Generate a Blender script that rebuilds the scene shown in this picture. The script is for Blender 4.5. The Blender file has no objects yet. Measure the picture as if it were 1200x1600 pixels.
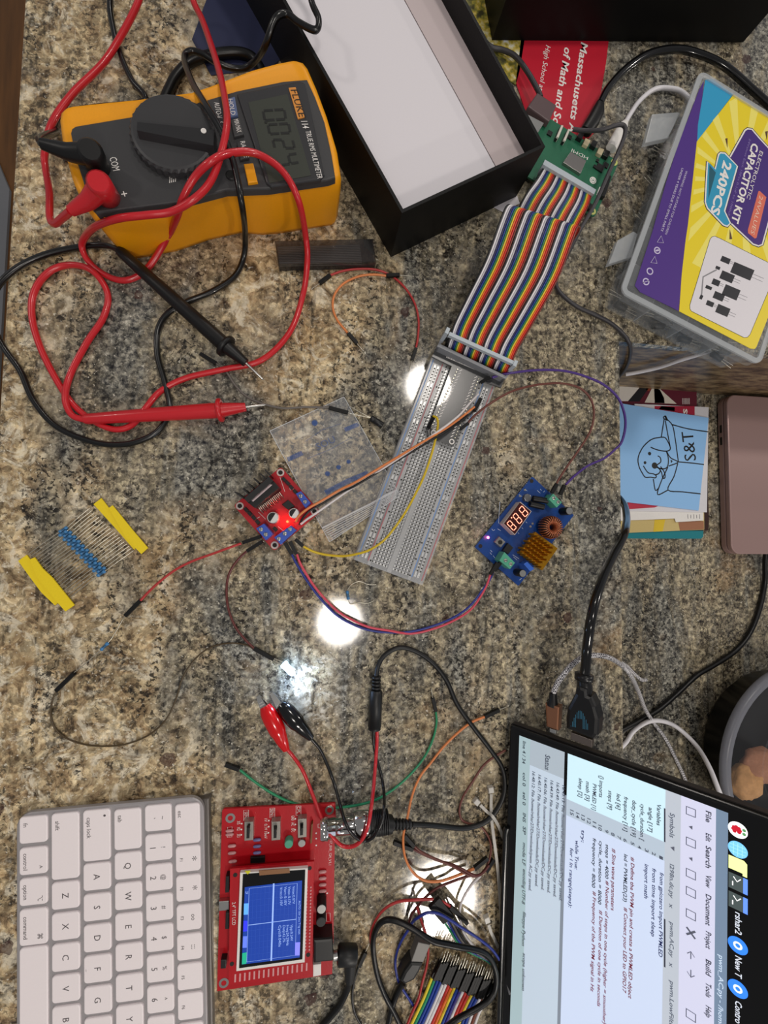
import bpy, bmesh, math, random
from mathutils import Vector as V, Matrix as M4
random.seed(7)
C = bpy.context.scene.collection
K = 0.001                      # everything below is written in millimetres
ZC = 1070.0                    # height of the raised worktop above the floor
# ------------------------------------------------------------------ camera
FPX, CAMH = 640.0, 305.7
RM = M4(((0.98906756, 0.00621516, -0.14733203), (0.0, 0.99911141, 0.0421472), (0.14746307, -0.04168643, 0.98818869)))
D3 = M4(((1, 0, 0), (0, -1, 0), (0, 0, -1)))
cw = (D3 @ RM @ D3).transposed()
cam = bpy.data.objects.new('camera', bpy.data.cameras.new('camera'))
C.objects.link(cam)
cam.matrix_world = M4.Translation((0, 0, (ZC + CAMH) * K)) @ cw.to_4x4()
cam.data.sensor_width = 36; cam.data.lens = 36 * FPX / 1600; cam.data.clip_start = .01; cam.data.clip_end = 30
bpy.context.scene.camera = cam
# ------------------------------------------------------------------ world, lights, exposure
sc = bpy.context.scene
sc.view_settings.view_transform = 'Standard'; sc.view_settings.look = 'None'
sc.view_settings.exposure = 0.42; sc.view_settings.gamma = 1; sc.view_settings.use_curve_mapping = False
w = bpy.data.worlds.new('world'); sc.world = w; w.use_nodes = True
bgn = w.node_tree.nodes['Background']; bgn.inputs[0].default_value = (.97, .96, .98, 1); bgn.inputs[1].default_value = .15
def ceiling_or_fill_light(x, y, watts, r=.11, H=1.45):
    l = bpy.data.lights.new('ceiling_or_fill_light', 'AREA'); l.shape = 'DISK'; l.size = 2 * r; l.energy = watts; l.color = (1, .93, .85)
    o = bpy.data.objects.new('ceiling_or_fill_light', l); C.objects.link(o); o.location = (x, y, ZC * K + H); return o
ceiling_or_fill_light(.070, -.392, 2.8, .095); ceiling_or_fill_light(.465, .635, 3.6, .1); ceiling_or_fill_light(.494, -1.571, 9.5, .15)
ceiling_or_fill_light(3.4, 1.2, 26.0); ceiling_or_fill_light(2.7, -3.0, 34.0); ceiling_or_fill_light(-1.5, .9, 4.0); ceiling_or_fill_light(.45, 2.3, 6.0)  # unseen fill lamps added to brighten the scene without reflecting in the granite
# ------------------------------------------------------------------ pixel -> place helpers
def ray(px, py):
    c = V(((px - 600) / FPX, (py - 800) / FPX, 1)); d = RM.transposed() @ c
    return V((d.x, -d.y, -d.z))
def P(px, py, z=0.0):
    d = ray(px, py); t = (z - CAMH) / d.z
    return V((d.x * t, d.y * t, z))
def crop(ox, oy, s): return lambda x, y: (ox + x / s, oy + y / s)
# ------------------------------------------------------------------ materials
def lin(h):
    if isinstance(h, str):
        h = h.lstrip('#'); c = [int(h[i:i + 2], 16) / 255 for i in (0, 2, 4)]
    else: c = h
    return tuple(x / 12.92 if x <= .04045 else ((x + .055) / 1.055) ** 2.4 for x in c) + (1,)
MC = {}
def mat(name, col='#808080', rough=.45, metal=0, alpha=1, emit=0, ecol=None, spec=.5, bump=0, bscale=900, var=.06, coat=0):
    if name in MC: return MC[name]
    m = bpy.data.materials.new(name); m.use_nodes = True; nt = m.node_tree; b = nt.nodes['Principled BSDF']; MC[name] = m
    tc = nt.nodes.new('ShaderNodeTexCoord'); nz = nt.nodes.new('ShaderNodeTexNoise'); nz.inputs['Scale'].default_value = bscale; nz.inputs['Detail'].default_value = 3
    nt.links.new(tc.outputs['Object'], nz.inputs['Vector'])
    mx = nt.nodes.new('ShaderNodeMix'); mx.data_type = 'RGBA'; c = lin(col)
    mx.inputs['A'].default_value = tuple(x * (1 - var) for x in c[:3]) + (1,); mx.inputs['B'].default_value = tuple(min(1, x * (1 + var)) for x in c[:3]) + (1,)
    nt.links.new(nz.outputs['Fac'], mx.inputs['Factor']); nt.links.new(mx.outputs['Result'], b.inputs['Base Color'])
    b.inputs['Roughness'].default_value = rough; b.inputs['Metallic'].default_value = metal; b.inputs['Alpha'].default_value = alpha
    b.inputs['Specular IOR Level'].default_value = spec; b.inputs['Coat Weight'].default_value = coat
    if emit:
        b.inputs['Emission Color'].default_value = lin(ecol or col); b.inputs['Emission Strength'].default_value = emit
    if bump:
        bp = nt.nodes.new('ShaderNodeBump'); bp.inputs['Strength'].default_value = bump; bp.inputs['Distance'].default_value = .0005
        nt.links.new(nz.outputs['Fac'], bp.inputs['Height']); nt.links.new(bp.outputs['Normal'], b.inputs['Normal'])
    return m
def ramp(nt, stops, interp='LINEAR'):
    r = nt.nodes.new('ShaderNodeValToRGB'); e = r.color_ramp.elements; r.color_ramp.interpolation = interp
    while len(e) < len(stops): e.new(.5)
    for i, (p, c) in enumerate(stops): e[i].position = p; e[i].color = lin(c) if not isinstance(c, (int, float)) else (c, c, c, 1)
    return r
def granite(name, warm=0.0, rough=.12, dark=1.0):
    m = bpy.data.materials.new(name); m.use_nodes = True; nt = m.node_tree; b = nt.nodes['Principled BSDF']; L = nt.links.new; N = nt.nodes.new
    tc = N('ShaderNodeTexCoord')
    def noise(scale, detail=4, rough_=.55, dist=0, rot=0, stretch=(1, 1, 1), off=0):
        mp = N('ShaderNodeMapping'); mp.inputs['Rotation'].default_value = (0, 0, rot); mp.inputs['Scale'].default_value = stretch; mp.inputs['Location'].default_value = (off, off * .7, 0)
        L(tc.outputs['Object'], mp.inputs['Vector']); n = N('ShaderNodeTexNoise'); n.inputs['Scale'].default_value = scale; n.inputs['Detail'].default_value = detail
        n.inputs['Roughness'].default_value = rough_; n.inputs['Distortion'].default_value = dist; L(mp.outputs['Vector'], n.inputs['Vector']); return n.outputs['Fac']
    def mix(f, a, c, mode='MIX'):
        x = N('ShaderNodeMix'); x.data_type = 'RGBA'; x.blend_type = mode
        if isinstance(f, (int, float)): x.inputs['Factor'].default_value = f
        else: L(f, x.inputs['Factor'])
        L(a, x.inputs['A']); L(c, x.inputs['B']); return x.outputs['Result']
    def rgb(h):
        n = N('ShaderNodeRGB'); n.outputs[0].default_value = lin(h); return n.outputs[0]
    def thr(s, lo, hi, a=0.0, c=1.0):
        r = ramp(nt, [(lo, a), (hi, c)]); L(s, r.inputs['Fac']); return r.outputs['Color']
    def math2(op, a, c):
        x = N('ShaderNodeMath'); x.operation = op
        for i, s in enumerate((a, c)):
            if isinstance(s, (int, float)): x.inputs[i].default_value = s
            else: L(s, x.inputs[i])
        return x.outputs[0]
    r1 = ramp(nt, [(.30, '#1b1815'), (.39, '#463f35'), (.455, '#7b705e'), (.52, '#a09479'), (.59, '#bcae8d'), (.70, '#d3c7a9')])
    L(noise(185, 8, .78, .5), r1.inputs['Fac'])
    r2 = ramp(nt, [(.32, '#17171a'), (.41, '#3c3c3c'), (.47, '#66645e'), (.54, '#8b887c'), (.66, '#b4b0a2')])
    L(noise(230, 7, .76, .3, off=3), r2.inputs['Fac'])
    r3 = ramp(nt, [(.26, '#30231a'), (.37, '#665239'), (.45, '#957d5a'), (.52, '#b39d76'), (.60, '#cdb991'), (.74, '#e6dabb')])
    L(noise(58, 9, .70, 1.6, off=7), r3.inputs['Fac'])
    sx = N('ShaderNodeSeparateXYZ'); L(tc.outputs['Object'], sx.inputs[0])
    # warm coarse patches get commoner towards the seating side of the slab
    bias = math2('MULTIPLY', sx.outputs['X'], -.75)
    wz = math2('ADD', noise(10, 3, .5, .8, rot=.7, stretch=(1, .55, 1), off=1), math2('ADD', bias, warm))
    warmf = thr(wz, .46, .60)
    gz = noise(15, 4, .6, 1.2, rot=-.6, stretch=(1.7, .45, 1), off=11)
    grayf = thr(gz, .44, .60)
    col = mix(grayf, r1.outputs['Color'], r2.outputs['Color'])
    col = mix(warmf, col, r3.outputs['Color'])
    ob = thr(noise(14, 3, .5, .6, off=21), .60, .72, 0, .45); col = mix(ob, col, rgb('#a07c48'), 'MIX')
    # crystal facets, fine and coarse
    def facets(col, scale, lo, hi, k):
        vo = N('ShaderNodeTexVoronoi'); vo.inputs['Scale'].default_value = scale
        nw = N('ShaderNodeTexNoise'); nw.inputs['Scale'].default_value = scale * .8; L(tc.outputs['Object'], nw.inputs['Vector']); sw = N('ShaderNodeVectorMath'); sw.operation = 'SCALE'; sw.inputs['Scale'].default_value = 1.2 / scale; L(nw.outputs['Color'], sw.inputs[0])
        aw = N('ShaderNodeVectorMath'); aw.operation = 'ADD'; L(tc.outputs['Object'], aw.inputs[0]); L(sw.outputs[0], aw.inputs[1]); L(aw.outputs[0], vo.inputs['Vector'])
        vr = ramp(nt, [(0, lo), (.5, 1.0), (1, hi)]); sv = N('ShaderNodeSeparateColor'); L(vo.outputs['Color'], sv.inputs[0]); L(sv.outputs[0], vr.inputs['Fac']); return mix(k, col, vr.outputs['Color'], 'MULTIPLY')
    col = facets(col, 300, .5, 1.4, .8); col = facets(col, 95, .72, 1.2, .8)
    # pale quartz blotches on the warm side
    pq = math2('MULTIPLY', thr(noise(52, 7, .7, 1.2, off=41), .52, .60, 0, .8), warmf); col = mix(pq, col, facets(rgb('#dfd4bb'), 150, .7, 1.15, .9)); 
    hazy = math2('MULTIPLY', thr(noise(24, 5, .6, .9, off=51), .60, .68, 0, .55), warmf); col = mix(hazy, col, rgb('#7d7364'))
    # black flecks in drifting streaks
    fl = thr(noise(300, 4, .65, .4, off=5), .52, .57); st = thr(noise(22, 4, .6, 1.0, rot=-.75, stretch=(1.8, .45, 1), off=9), .42, .60)
    col = mix(math2('MULTIPLY', math2('MULTIPLY', fl, st), .9), col, rgb('#161413'))
    cl = math2('MULTIPLY', thr(noise(70, 6, .7, .6, off=15), .60, .66), thr(noise(260, 3, .6, 0, off=17), .40, .48)); col = mix(math2('MULTIPLY', cl, .9), col, rgb('#1f1916'))
    # dark trails
    tr = ramp(nt, [(.46, 0.0), (.5, 1.0), (.54, 0.0)]); L(noise(7, 5, .62, .8, rot=.55, stretch=(2.2, .4, 1), off=61), tr.inputs['Fac'])
    col = mix(math2('MULTIPLY', math2('MULTIPLY', tr.outputs['Color'], thr(noise(210, 4, .7, .2, off=63), .46, .54)), .8), col, rgb('#1a1817'))
    # burgundy garnets
    v2 = N('ShaderNodeTexVoronoi'); v2.inputs['Scale'].default_value = 46; wv = N('ShaderNodeVectorMath'); wv.operation = 'ADD'
    nn = N('ShaderNodeTexNoise'); nn.inputs['Scale'].default_value = 140; L(tc.outputs['Object'], nn.inputs['Vector']); sc_ = N('ShaderNodeVectorMath'); sc_.operation = 'SCALE'; sc_.inputs['Scale'].default_value = .006
    L(nn.outputs['Color'], sc_.inputs[0]); L(tc.outputs['Object'], wv.inputs[0]); L(sc_.outputs[0], wv.inputs[1]); L(wv.outputs[0], v2.inputs['Vector'])
    sv2 = N('ShaderNodeSeparateColor'); L(v2.outputs['Color'], sv2.inputs[0])
    rad = math2('MULTIPLY', sv2.outputs[1], .30)
    g = math2('LESS_THAN', v2.outputs['Distance'], rad); g2 = math2('GREATER_THAN', sv2.outputs[2], .60)
    col = mix(math2('MULTIPLY', math2('MULTIPLY', g, g2), .72), col, rgb('#40231f'))
    # pale feldspar flecks
    gl = thr(noise(420, 2, .5, 0, off=31), .66, .70, 0, .6); col = mix(gl, col, rgb('#e9e2d0'))
    hs = N('ShaderNodeHueSaturation'); hs.inputs['Saturation'].default_value = .93; hs.inputs['Value'].default_value = dark; L(col, hs.inputs['Color'])
    L(hs.outputs[0], b.inputs['Base Color']); b.inputs['Roughness'].default_value = rough; b.inputs['Specular IOR Level'].default_value = .5
    return m
# ------------------------------------------------------------------ mesh builder
class MB:
    def __init__(s): s.bm = bmesh.new()
    def _add(s, vs, fs, smooth=True, mi=0):
        b = s.bm; v = [b.verts.new(x) for x in vs]
        for f in fs:
            try: q = b.faces.new([v[i] for i in f]); q.smooth = smooth; q.material_index = mi
            except ValueError: pass
        return s
    def prism(s, poly, z0, z1, bev=0, mi=0, smooth=False):
        poly = [V((p[0], p[1])) for p in poly]; n = len(poly)
        if sum(poly[i].x * poly[(i + 1) % n].y - poly[(i + 1) % n].x * poly[i].y for i in range(n)) < 0: poly.reverse()
        rings = [(0, z0), (0, z1)] if not bev else [(0, z0), (0, z1 - bev), (bev * .3, z1 - bev * .3), (bev, z1)]
        def inset(d):
            if d == 0: return poly
            out = []
            for i in range(n):
                a, c, e = poly[i - 1], poly[i], poly[(i + 1) % n]; u = (c - a); w_ = (e - c)
                if u.length < 1e-6 or w_.length < 1e-6: out.append(c); continue
                u.normalize(); w_.normalize(); n1 = V((-u.y, u.x)); n2 = V((-w_.y, w_.x)); k = n1 + n2
                kk = max(.35, 1 + n1.dot(n2)); out.append(c + k * (d / kk))
            return out
        vs = []
        for d, z in rings: vs += [(p.x, p.y, z) for p in inset(d)]
        fs = [[j for j in range(n)][::-1], [(len(rings) - 1) * n + j for j in range(n)]]
        for r in range(len(rings) - 1):
            for j in range(n): k = (j + 1) % n; fs.append([r * n + j, r * n + k, (r + 1) * n + k, (r + 1) * n + j])
        b = s.bm; v = [b.verts.new(x) for x in vs]
        for i, f in enumerate(fs):
            q = b.faces.new([v[t] for t in f]); q.material_index = mi; q.smooth = smooth and i > 1
        return s
    def box(s, cx, cy, z0, sx, sy, z1, rot=0, bev=0, mi=0, rad=0):
        c, q = math.cos(rot), math.sin(rot); pts = rrect(sx, sy, rad) if rad else [(-sx / 2, -sy / 2), (sx / 2, -sy / 2), (sx / 2, sy / 2), (-sx / 2, sy / 2)]
        return s.prism([(cx + x * c - y * q, cy + x * q + y * c) for x, y in pts], z0, z1, bev, mi)
    def hexa(s, bot, top, mi=0):
        n = len(bot); return s._add(list(bot) + list(top), [list(range(n))[::-1], list(range(n, 2 * n))] + [[j, (j + 1) % n, n + (j + 1) % n, n + j] for j in range(n)], False, mi)
    def tube(s, path, r, n=8, mi=0, cap=True, flat=1.0):
        path = [V(p) for p in path]; rs = r if isinstance(r, (list, tuple)) else [r] * len(path)
        t0 = (path[1] - path[0]).normalized(); up = V((0, 0, 1)) if abs(t0.z) < .9 else V((1, 0, 0))
        nn = t0.cross(up).normalized(); vs = []; k = len(path)
        for i, p in enumerate(path):
            t = (path[min(i + 1, k - 1)] - path[max(i - 1, 0)]).normalized()
            nn = (nn - t * nn.dot(t)); nn = nn.normalized() if nn.length > 1e-6 else t.orthogonal().normalized(); bb = t.cross(nn)
            for j in range(n):
                a = 2 * math.pi * j / n; vs.append(p + nn * math.cos(a) * rs[i] + bb * math.sin(a) * rs[i] * flat)
        fs = []
        for i in range(k - 1):
            for j in range(n): q = (j + 1) % n; fs.append([i * n + j, i * n + q, (i + 1) * n + q, (i + 1) * n + j])
        s._add(vs, fs, True, mi)
        if cap:
            s._add(vs[:n], [list(range(n))], False, mi); s._add(vs[-n:], [list(range(n))[::-1]], False, mi)
        return s
    def cyl(s, p0, p1, r0, r1=None, n=20, mi=0):
        return s.tube([p0, p1], [r0, r0 if r1 is None else r1], n, mi)
    def lathe(s, prof, o=(0, 0, 0), ax=(0, 0, 1), n=28, mi=0, smooth=True, nocap=False):
        ax = V(ax).normalized(); o = V(o); u = ax.orthogonal().normalized(); w_ = ax.cross(u); vs = []; k = len(prof)
        for r, z in prof:
            for j in range(n): a = 2 * math.pi * j / n; vs.append(o + ax * z + (u * math.cos(a) + w_ * math.sin(a)) * r)
        fs = [[i * n + j, i * n + (j + 1) % n, (i + 1) * n + (j + 1) % n, (i + 1) * n + j] for i in range(k - 1) for j in range(n)]
        s._add(vs, fs, smooth, mi)
        if tuple(prof[0]) == tuple(prof[-1]) or nocap: return s
        if prof[0][0] > 0: s._add(vs[:n], [list(range(n))[::-1]], False, mi)
        if prof[-1][0] > 0: s._add(vs[-n:], [list(range(n))], False, mi)
        return s
    def ring(s, c, r0, r1, z0, z1, n=24, mi=0):
        return s.lathe([(r0, z0), (r1, z0), (r1, z1), (r0, z1), (r0, z0)], (c[0], c[1], 0), n=n, mi=mi, smooth=False)
    def quad(s, pts, mi=0): return s._add(pts, [list(range(len(pts)))], False, mi)
    def text(s, t, p0, p1=None, z=0, h=None, center=False, bold=.0, mi=0, skew=0):
        """text whose baseline starts at p0; fits the run p0-p1 when p1 is given, letter height h mm"""
        me = textmesh(t, bold); xs = [v.co.x for v in me.vertices]
        if not xs: return s
        x0, x1 = min(xs), max(xs); p0 = V((p0[0], p0[1])); 
        if p1 is not None:
            p1 = V((p1[0], p1[1])); d = p1 - p0; sx = d.length / max(1e-6, x1 - x0)
        sy = (h or 3) / .70
        if p1 is None: sx = sy * .95; d = V((1, 0))
        u = d.normalized(); v_ = V((-u.y, u.x))
        if center: p0 = p0 - u * (x1 - x0) * sx / 2 - v_ * (h or 3) / 2
        vs = [self_ for self_ in ((lambda q: (q.x, q.y, z))(p0 + u * ((v.co.x - x0) * sx + v.co.y * skew * sy) + v_ * v.co.y * sy) for v in me.vertices)]
        return s._add(vs, [list(p.vertices) for p in me.polygons], False, mi)
    def line(s, pts, wd, z, mi=0, closed=False):
        """flat drawn stroke"""
        pts = [V((p[0], p[1])) for p in pts]; n = len(pts); L_, R_ = [], []
        for i in range(n):
            a = pts[i - 1] if (i or closed) else pts[i]; c = pts[(i + 1) % n] if (i < n - 1 or closed) else pts[i]; t = (c - a)
            t = t.normalized() if t.length > 1e-9 else V((1, 0)); o = V((-t.y, t.x)) * wd / 2; L_.append(pts[i] + o); R_.append(pts[i] - o)
        m = n if closed else n - 1
        for i in range(m): j = (i + 1) % n; s._add([(L_[i].x, L_[i].y, z), (R_[i].x, R_[i].y, z), (R_[j].x, R_[j].y, z), (L_[j].x, L_[j].y, z)], [[0, 1, 2, 3]], False, mi)
        return s
def rrect(sx, sy, r, k=4):
    out = []
    for cx, cy, a0 in ((sx / 2 - r, sy / 2 - r, 0), (-sx / 2 + r, sy / 2 - r, 90), (-sx / 2 + r, -sy / 2 + r, 180), (sx / 2 - r, -sy / 2 + r, 270)):
        for i in range(k + 1): a = math.radians(a0 + 90 * i / k); out.append((cx + r * math.cos(a), cy + r * math.sin(a)))
    return out
TM = {}
def textmesh(t, bold=0):
    if (t, bold) in TM: return TM[(t, bold)]
    cu = bpy.data.curves.new('txt', 'FONT'); cu.body = t; cu.size = 1; cu.resolution_u = 2; cu.offset = bold
    o = bpy.data.objects.new('txt', cu); C.objects.link(o); bpy.context.view_layer.update()
    me = bpy.data.meshes.new_from_object(o.evaluated_get(bpy.context.evaluated_depsgraph_get()))
    bpy.data.objects.remove(o); TM[(t, bold)] = me; return me
def spline(pts, sub=7):
    p = [V(x) for x in pts]
    if len(p) < 3: return p
    q = [p[0] * 2 - p[1]] + p + [p[-1] * 2 - p[-2]]; out = []
    for i in range(1, len(q) - 2):
        a, b, c, d = q[i - 1:i + 3]
        for k in range(sub):
            t = k / sub; out.append(.5 * ((2 * b) + (c - a) * t + (2 * a - 5 * b + 4 * c - d) * t * t + (3 * b - a - 3 * c + d) * t ** 3))
    out.append(p[-1]); return out
CUT = []
class T:
    """one thing: an Empty at its base; at(px,py,z) gives the local point seen at a pixel, z mm above the thing's base plane"""
    def __init__(s, name, label, cat, o=(0, 0, 0), ang=0, group=None, mtx=None, kind=None):
        s.m = mtx if mtx is not None else M4.Translation(V(o)) @ M4.Rotation(ang, 4, 'Z')
        s.inv = s.m.inverted(); e = bpy.data.objects.new(name, None); C.objects.link(e); e.empty_display_size = .01
        mm = s.m.copy(); mm.translation = V((mm.translation.x, mm.translation.y, mm.translation.z + ZC)) * K; e.matrix_world = mm; s.e = e
        e['label'] = label; e['category'] = cat
        if group: e['group'] = group
        if kind: e['kind'] = kind
    def at(s, px, py, z=0):
        o = s.inv @ V((0, 0, CAMH)); d = s.inv.to_3x3() @ ray(px, py); t = (z - o.z) / d.z; return o + d * t
    def a2(s, px, py, z=0): q = s.at(px, py, z); return (q.x, q.y)
    def pl(s, pts, z=0, f=None): return [s.a2(*(f(*p) if f else p), z) for p in pts]
    def part(s, name, mb, m, parent=None, label=None, kind=None):
        me = bpy.data.meshes.new(name); bm = mb.bm; bmesh.ops.scale(bm, vec=(K, K, K), verts=bm.verts); bm.normal_update(); bm.to_mesh(me); bm.free()
        for x in (m if isinstance(m, (list, tuple)) else [m]): me.materials.append(x)
        o = bpy.data.objects.new(name, me); C.objects.link(o); o.parent = parent or s.e
        if label: o['label'] = label
        if kind: o['kind'] = kind
        return o
def solo(name, mb, m, label=None, cat=None, group=None, kind=None):
    """a thing that is one mesh, world coordinates"""
    me = bpy.data.meshes.new(name); bm = mb.bm; c = V((0, 0, 0))
    vs = [v.co for v in bm.verts]; c = V((sum(v.x for v in vs) / len(vs), sum(v.y for v in vs) / len(vs), min(v.z for v in vs)))
    if kind == 'structure' or name.startswith('granite'): c = V((0, 0, 0))
    for v in bm.verts: v.co = (v.co - c) * K
    bm.normal_update(); bm.to_mesh(me); bm.free()
    for x in (m if isinstance(m, (list, tuple)) else [m]): me.materials.append(x)
    o = bpy.data.objects.new(name, me); C.objects.link(o); o.location = (c.x * K, c.y * K, (c.z + ZC) * K)
    for k, v in (('label', label), ('category', cat), ('group', group), ('kind', kind)):
        if v: o[k] = v
    return o
def pw(pts, z, f=None): return [tuple(P(*(f(*p) if f else p), z)[:2]) for p in pts]
# common materials
blk = mat('black_plastic', '#121213', .42, spec=.4); blkg = mat('glossy_black', '#09090a', .16, coat=.3); silver = mat('silver_metal', '#c9c8c4', .28, 1)
wht = mat('white_plastic', '#e9e6e2', .5); pinm = mat('tinned_wire', '#cfcabb', .3, .9); white_ink = mat('white_ink', '#eeeae6', .6); black_ink = mat('black_ink', '#151515', .6)
gold = mat('gold_plate', '#c9a650', .3, 1)
# ================================================================== SETTING
gr = granite('granite_polished', 0.0, .075, 1.12)
gl_ = granite('granite_lower', -.06, .2, 1.0)
DROP = 105
zt = 0
aL, bL = P(37, 0), P(0, 600); dl = (aL - bL).normalized()
L0, L1 = bL - dl * 900, aL + dl * 700
c0, e0 = P(970, 545), P(976, 1150); dr = (c0 - e0).normalized(); corner = V((248, 158, 0)); R0 = corner - dr * 1100
sideY = V((1, -.022, 0))
slab = [tuple(x[:2]) for x in (L0, R0, corner, corner + sideY * 620, V((corner.x + 640, L1.y, 0)), L1)]
solo('granite_worktop', MB().prism(slab, -9, 0, 2.5), gr, 'raised L-shaped slab of speckled tan and grey polished granite carrying the electronics', 'worktop')
# backsplash under the slab and the lower worktop
def off(p, n): return (p[0] + n[0], p[1] + n[1])
kneew = [off(slab[1], (-1.5, 0)), off(slab[2], (-1.5, 1.5)), off(slab[3], (0, 1.5)), off(slab[3], (0, 24)), off(slab[2], (-24, 24)), off(slab[1], (-24, 0))]
gs = mat('granite_edge_rough', '#6f5d45', .5, bump=.5, bscale=120, var=.5)
gbk = bpy.data.materials.new('granite_upstand'); gbk.use_nodes = True; _n = gbk.node_tree; _t = _n.nodes.new('ShaderNodeTexCoord'); _m = _n.nodes.new('ShaderNodeMapping'); _m.inputs['Scale'].default_value = (.35, 1, 1.4)
_z = _n.nodes.new('ShaderNodeTexNoise'); _z.inputs['Scale'].default_value = 110; _z.inputs['Detail'].default_value = 7; _z.inputs['Roughness'].default_value = .7; _r = ramp(_n, [(.3, '#1d1712'), (.42, '#4c3d2d'), (.52, '#7a654b'), (.62, '#94805f'), (.75, '#b3a07c')])
_n.links.new(_t.outputs['Object'], _m.inputs[0]); _n.links.new(_m.outputs[0], _z.inputs['Vector']); _n.links.new(_z.outputs['Fac'], _r.inputs[0]); _n.links.new(_r.outputs[0], _n.nodes['Principled BSDF'].inputs['Base Color']); _n.nodes['Principled BSDF'].inputs['Roughness'].default_value = .3
solo('granite_backsplash', MB().prism(kneew, -DROP, -9.2, 0), gbk, 'short granite upstand below the raised slab, beside the laptop and leaflets', 'backsplash')
low = [off(slab[1], (-26, 0)), off(slab[2], (-26, 26)), off(slab[3], (0, 26)), (slab[3][0], slab[1][1])]
solo('granite_lower_worktop', MB().prism(low, -DROP - 30, -DROP - .2, 0), gl_, 'lower granite worktop with the pink laptop and leaflets on it', 'worktop')
wood = bpy.data.materials.new('wood_floor'); wood.use_nodes = True
_n = wood.node_tree; _b = _n.nodes['Principled BSDF']; _t = _n.nodes.new('ShaderNodeTexCoord'); _m = _n.nodes.new('ShaderNodeMapping'); _m.inputs['Scale'].default_value = (12, 1, 1)
_z = _n.nodes.new('ShaderNodeTexNoise'); _z.inputs['Scale'].default_value = 5; _z.inputs['Detail'].default_value = 6; _r = ramp(_n, [(.3, '#5a3a18'), (.6, '#6f4820'), (.8, '#7a5026')])
_n.links.new(_t.outputs['Object'], _m.inputs[0]); _n.links.new(_m.outputs[0], _z.inputs['Vector']); _n.links.new(_z.outputs['Fac'], _r.inputs[0]); _n.links.new(_r.outputs[0], _b.inputs['Base Color']); _b.inputs['Roughness'].default_value = .4
fz = -ZC
solo('floor', MB().prism([(-2600, -2600), (2200, -2600), (2200, 2600), (-2600, 2600)], fz - 20, fz), wood, kind='structure')
wallm = mat('painted_wall', '#b9ad98', .8)
solo('wall_knee', MB().prism([off(slab[0], (150, 0)), off(slab[1], (-26, 0)), off(slab[2], (-26, 26)), off(slab[3], (0, 26)), off(slab[4], (0, -40)), off(slab[5], (150, -40))], fz, -9.2), wallm, kind='structure')
solo('wall_cabinet', MB().prism([off(slab[1], (-24, 0)), off(slab[2], (-24, 24)), off(slab[3], (-20, 24)), (slab[3][0] - 20, slab[1][1])], fz, -DROP - 30.3), wallm, kind='structure')
rugp = [P(18, 300, fz), P(-2, 252, fz), P(-160, 100, fz), P(-260, 900, fz), P(-5, 700, fz)]
solo('floor_mat', MB().prism([(p.x, p.y) for p in rugp], fz, fz + 9), mat('grey_mat', '#77797e', .9, bump=.5, bscale=200), 'grey mat on the wooden floor beside the raised worktop', 'mat')
exec_blocks = []
# ================================================================== MULTIMETER
A = crop(0, 0, 3); B = crop(300, 0, 3); B7 = crop(400, 100, 7.2727)
yel = mat('holster_yellow', '#f9a60c', .45); gry = mat('meter_grey', '#3c3c3e', .5, bump=.15); lcdm = mat('lcd_glass', '#41443d', .25)
def down(t, pts, z): return [t.at(*p, z) for p in pts]
q = P(300, 240, 0)
t = T('digital_multimeter', 'yellow and dark grey digital multimeter reading 0.024 beside the black box', 'multimeter', (q.x, q.y, 0), -.12)
top = [(98, 200), (100, 188), (106, 182), (115, 180), (160, 175), (220, 169), (262, 163), (303, 154), (333, 143), (400, 122), (440, 111), (466, 106), (476, 109), (483, 118), (497, 150), (513, 193), (527, 240), (533, 280), (528, 290), (500, 294), (425, 305), (400, 306), (360, 306), (300, 320), (240, 334), (165, 347), (152, 345), (137, 330), (126, 310), (117, 290), (103, 240)]
tp = t.pl(top, 38); cx = sum(p[0] for p in tp) / len(tp); cy = sum(p[1] for p in tp) / len(tp)
def scl(k, z): return [(cx + (x - cx) * k, cy + (y - cy) * (k if not (cx - 10 < x < cx + 22) else k - .06), z) for x, y in tp]
mb = MB(); rings = [scl(.955, 0), scl(.985, 4), scl(1.0, 30), scl(1.0, 38), scl(.985, 42.5), scl(.955, 44), scl(.93, 43.2)]
n_ = len(tp); vs = [v for r in rings for v in r]; fs = [list(range(n_)), [6 * n_ + j for j in range(n_)][::-1]] + [[r * n_ + j, (r + 1) * n_ + j, (r + 1) * n_ + (j + 1) % n_, r * n_ + (j + 1) % n_] for r in range(6) for j in range(n_)]
mb._add(vs, fs, True); bmesh.ops.recalc_face_normals(mb.bm, faces=mb.bm.faces)
hol = t.part('holster', mb, yel)
pan = [(110, 208), (112, 201), (118, 197), (213, 181), (300, 163), (370, 142), (443, 127), (480, 124), (492, 150), (507, 190), (518, 240), (524, 277), (513, 281), (417, 295), (353, 297), (280, 316), (150, 333), (143, 326), (120, 253)]
t.part('face_panel', MB().prism(t.pl(pan, 45), 40, 45.2, 1), gry)
ls = t.part('display_window', MB().prism(t.pl([(370, 146), (468, 126), (477, 130), (507, 272), (500, 280), (424, 291), (416, 285)], 47), 44, 47, 1), mat('window_bezel', '#39393b', .25))
t.part('lcd_screen', MB().prism(t.pl([(388, 160), (449, 147), (486, 274), (421, 286)], 47.2), 46, 47.25), lcdm, ls, 'grey liquid crystal glass')
SEG = {'0': 'abcdef', '1': 'bc', '2': 'abged', '4': 'fgbc', '8': 'abcdefg', '5': 'afgcd'}
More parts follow.
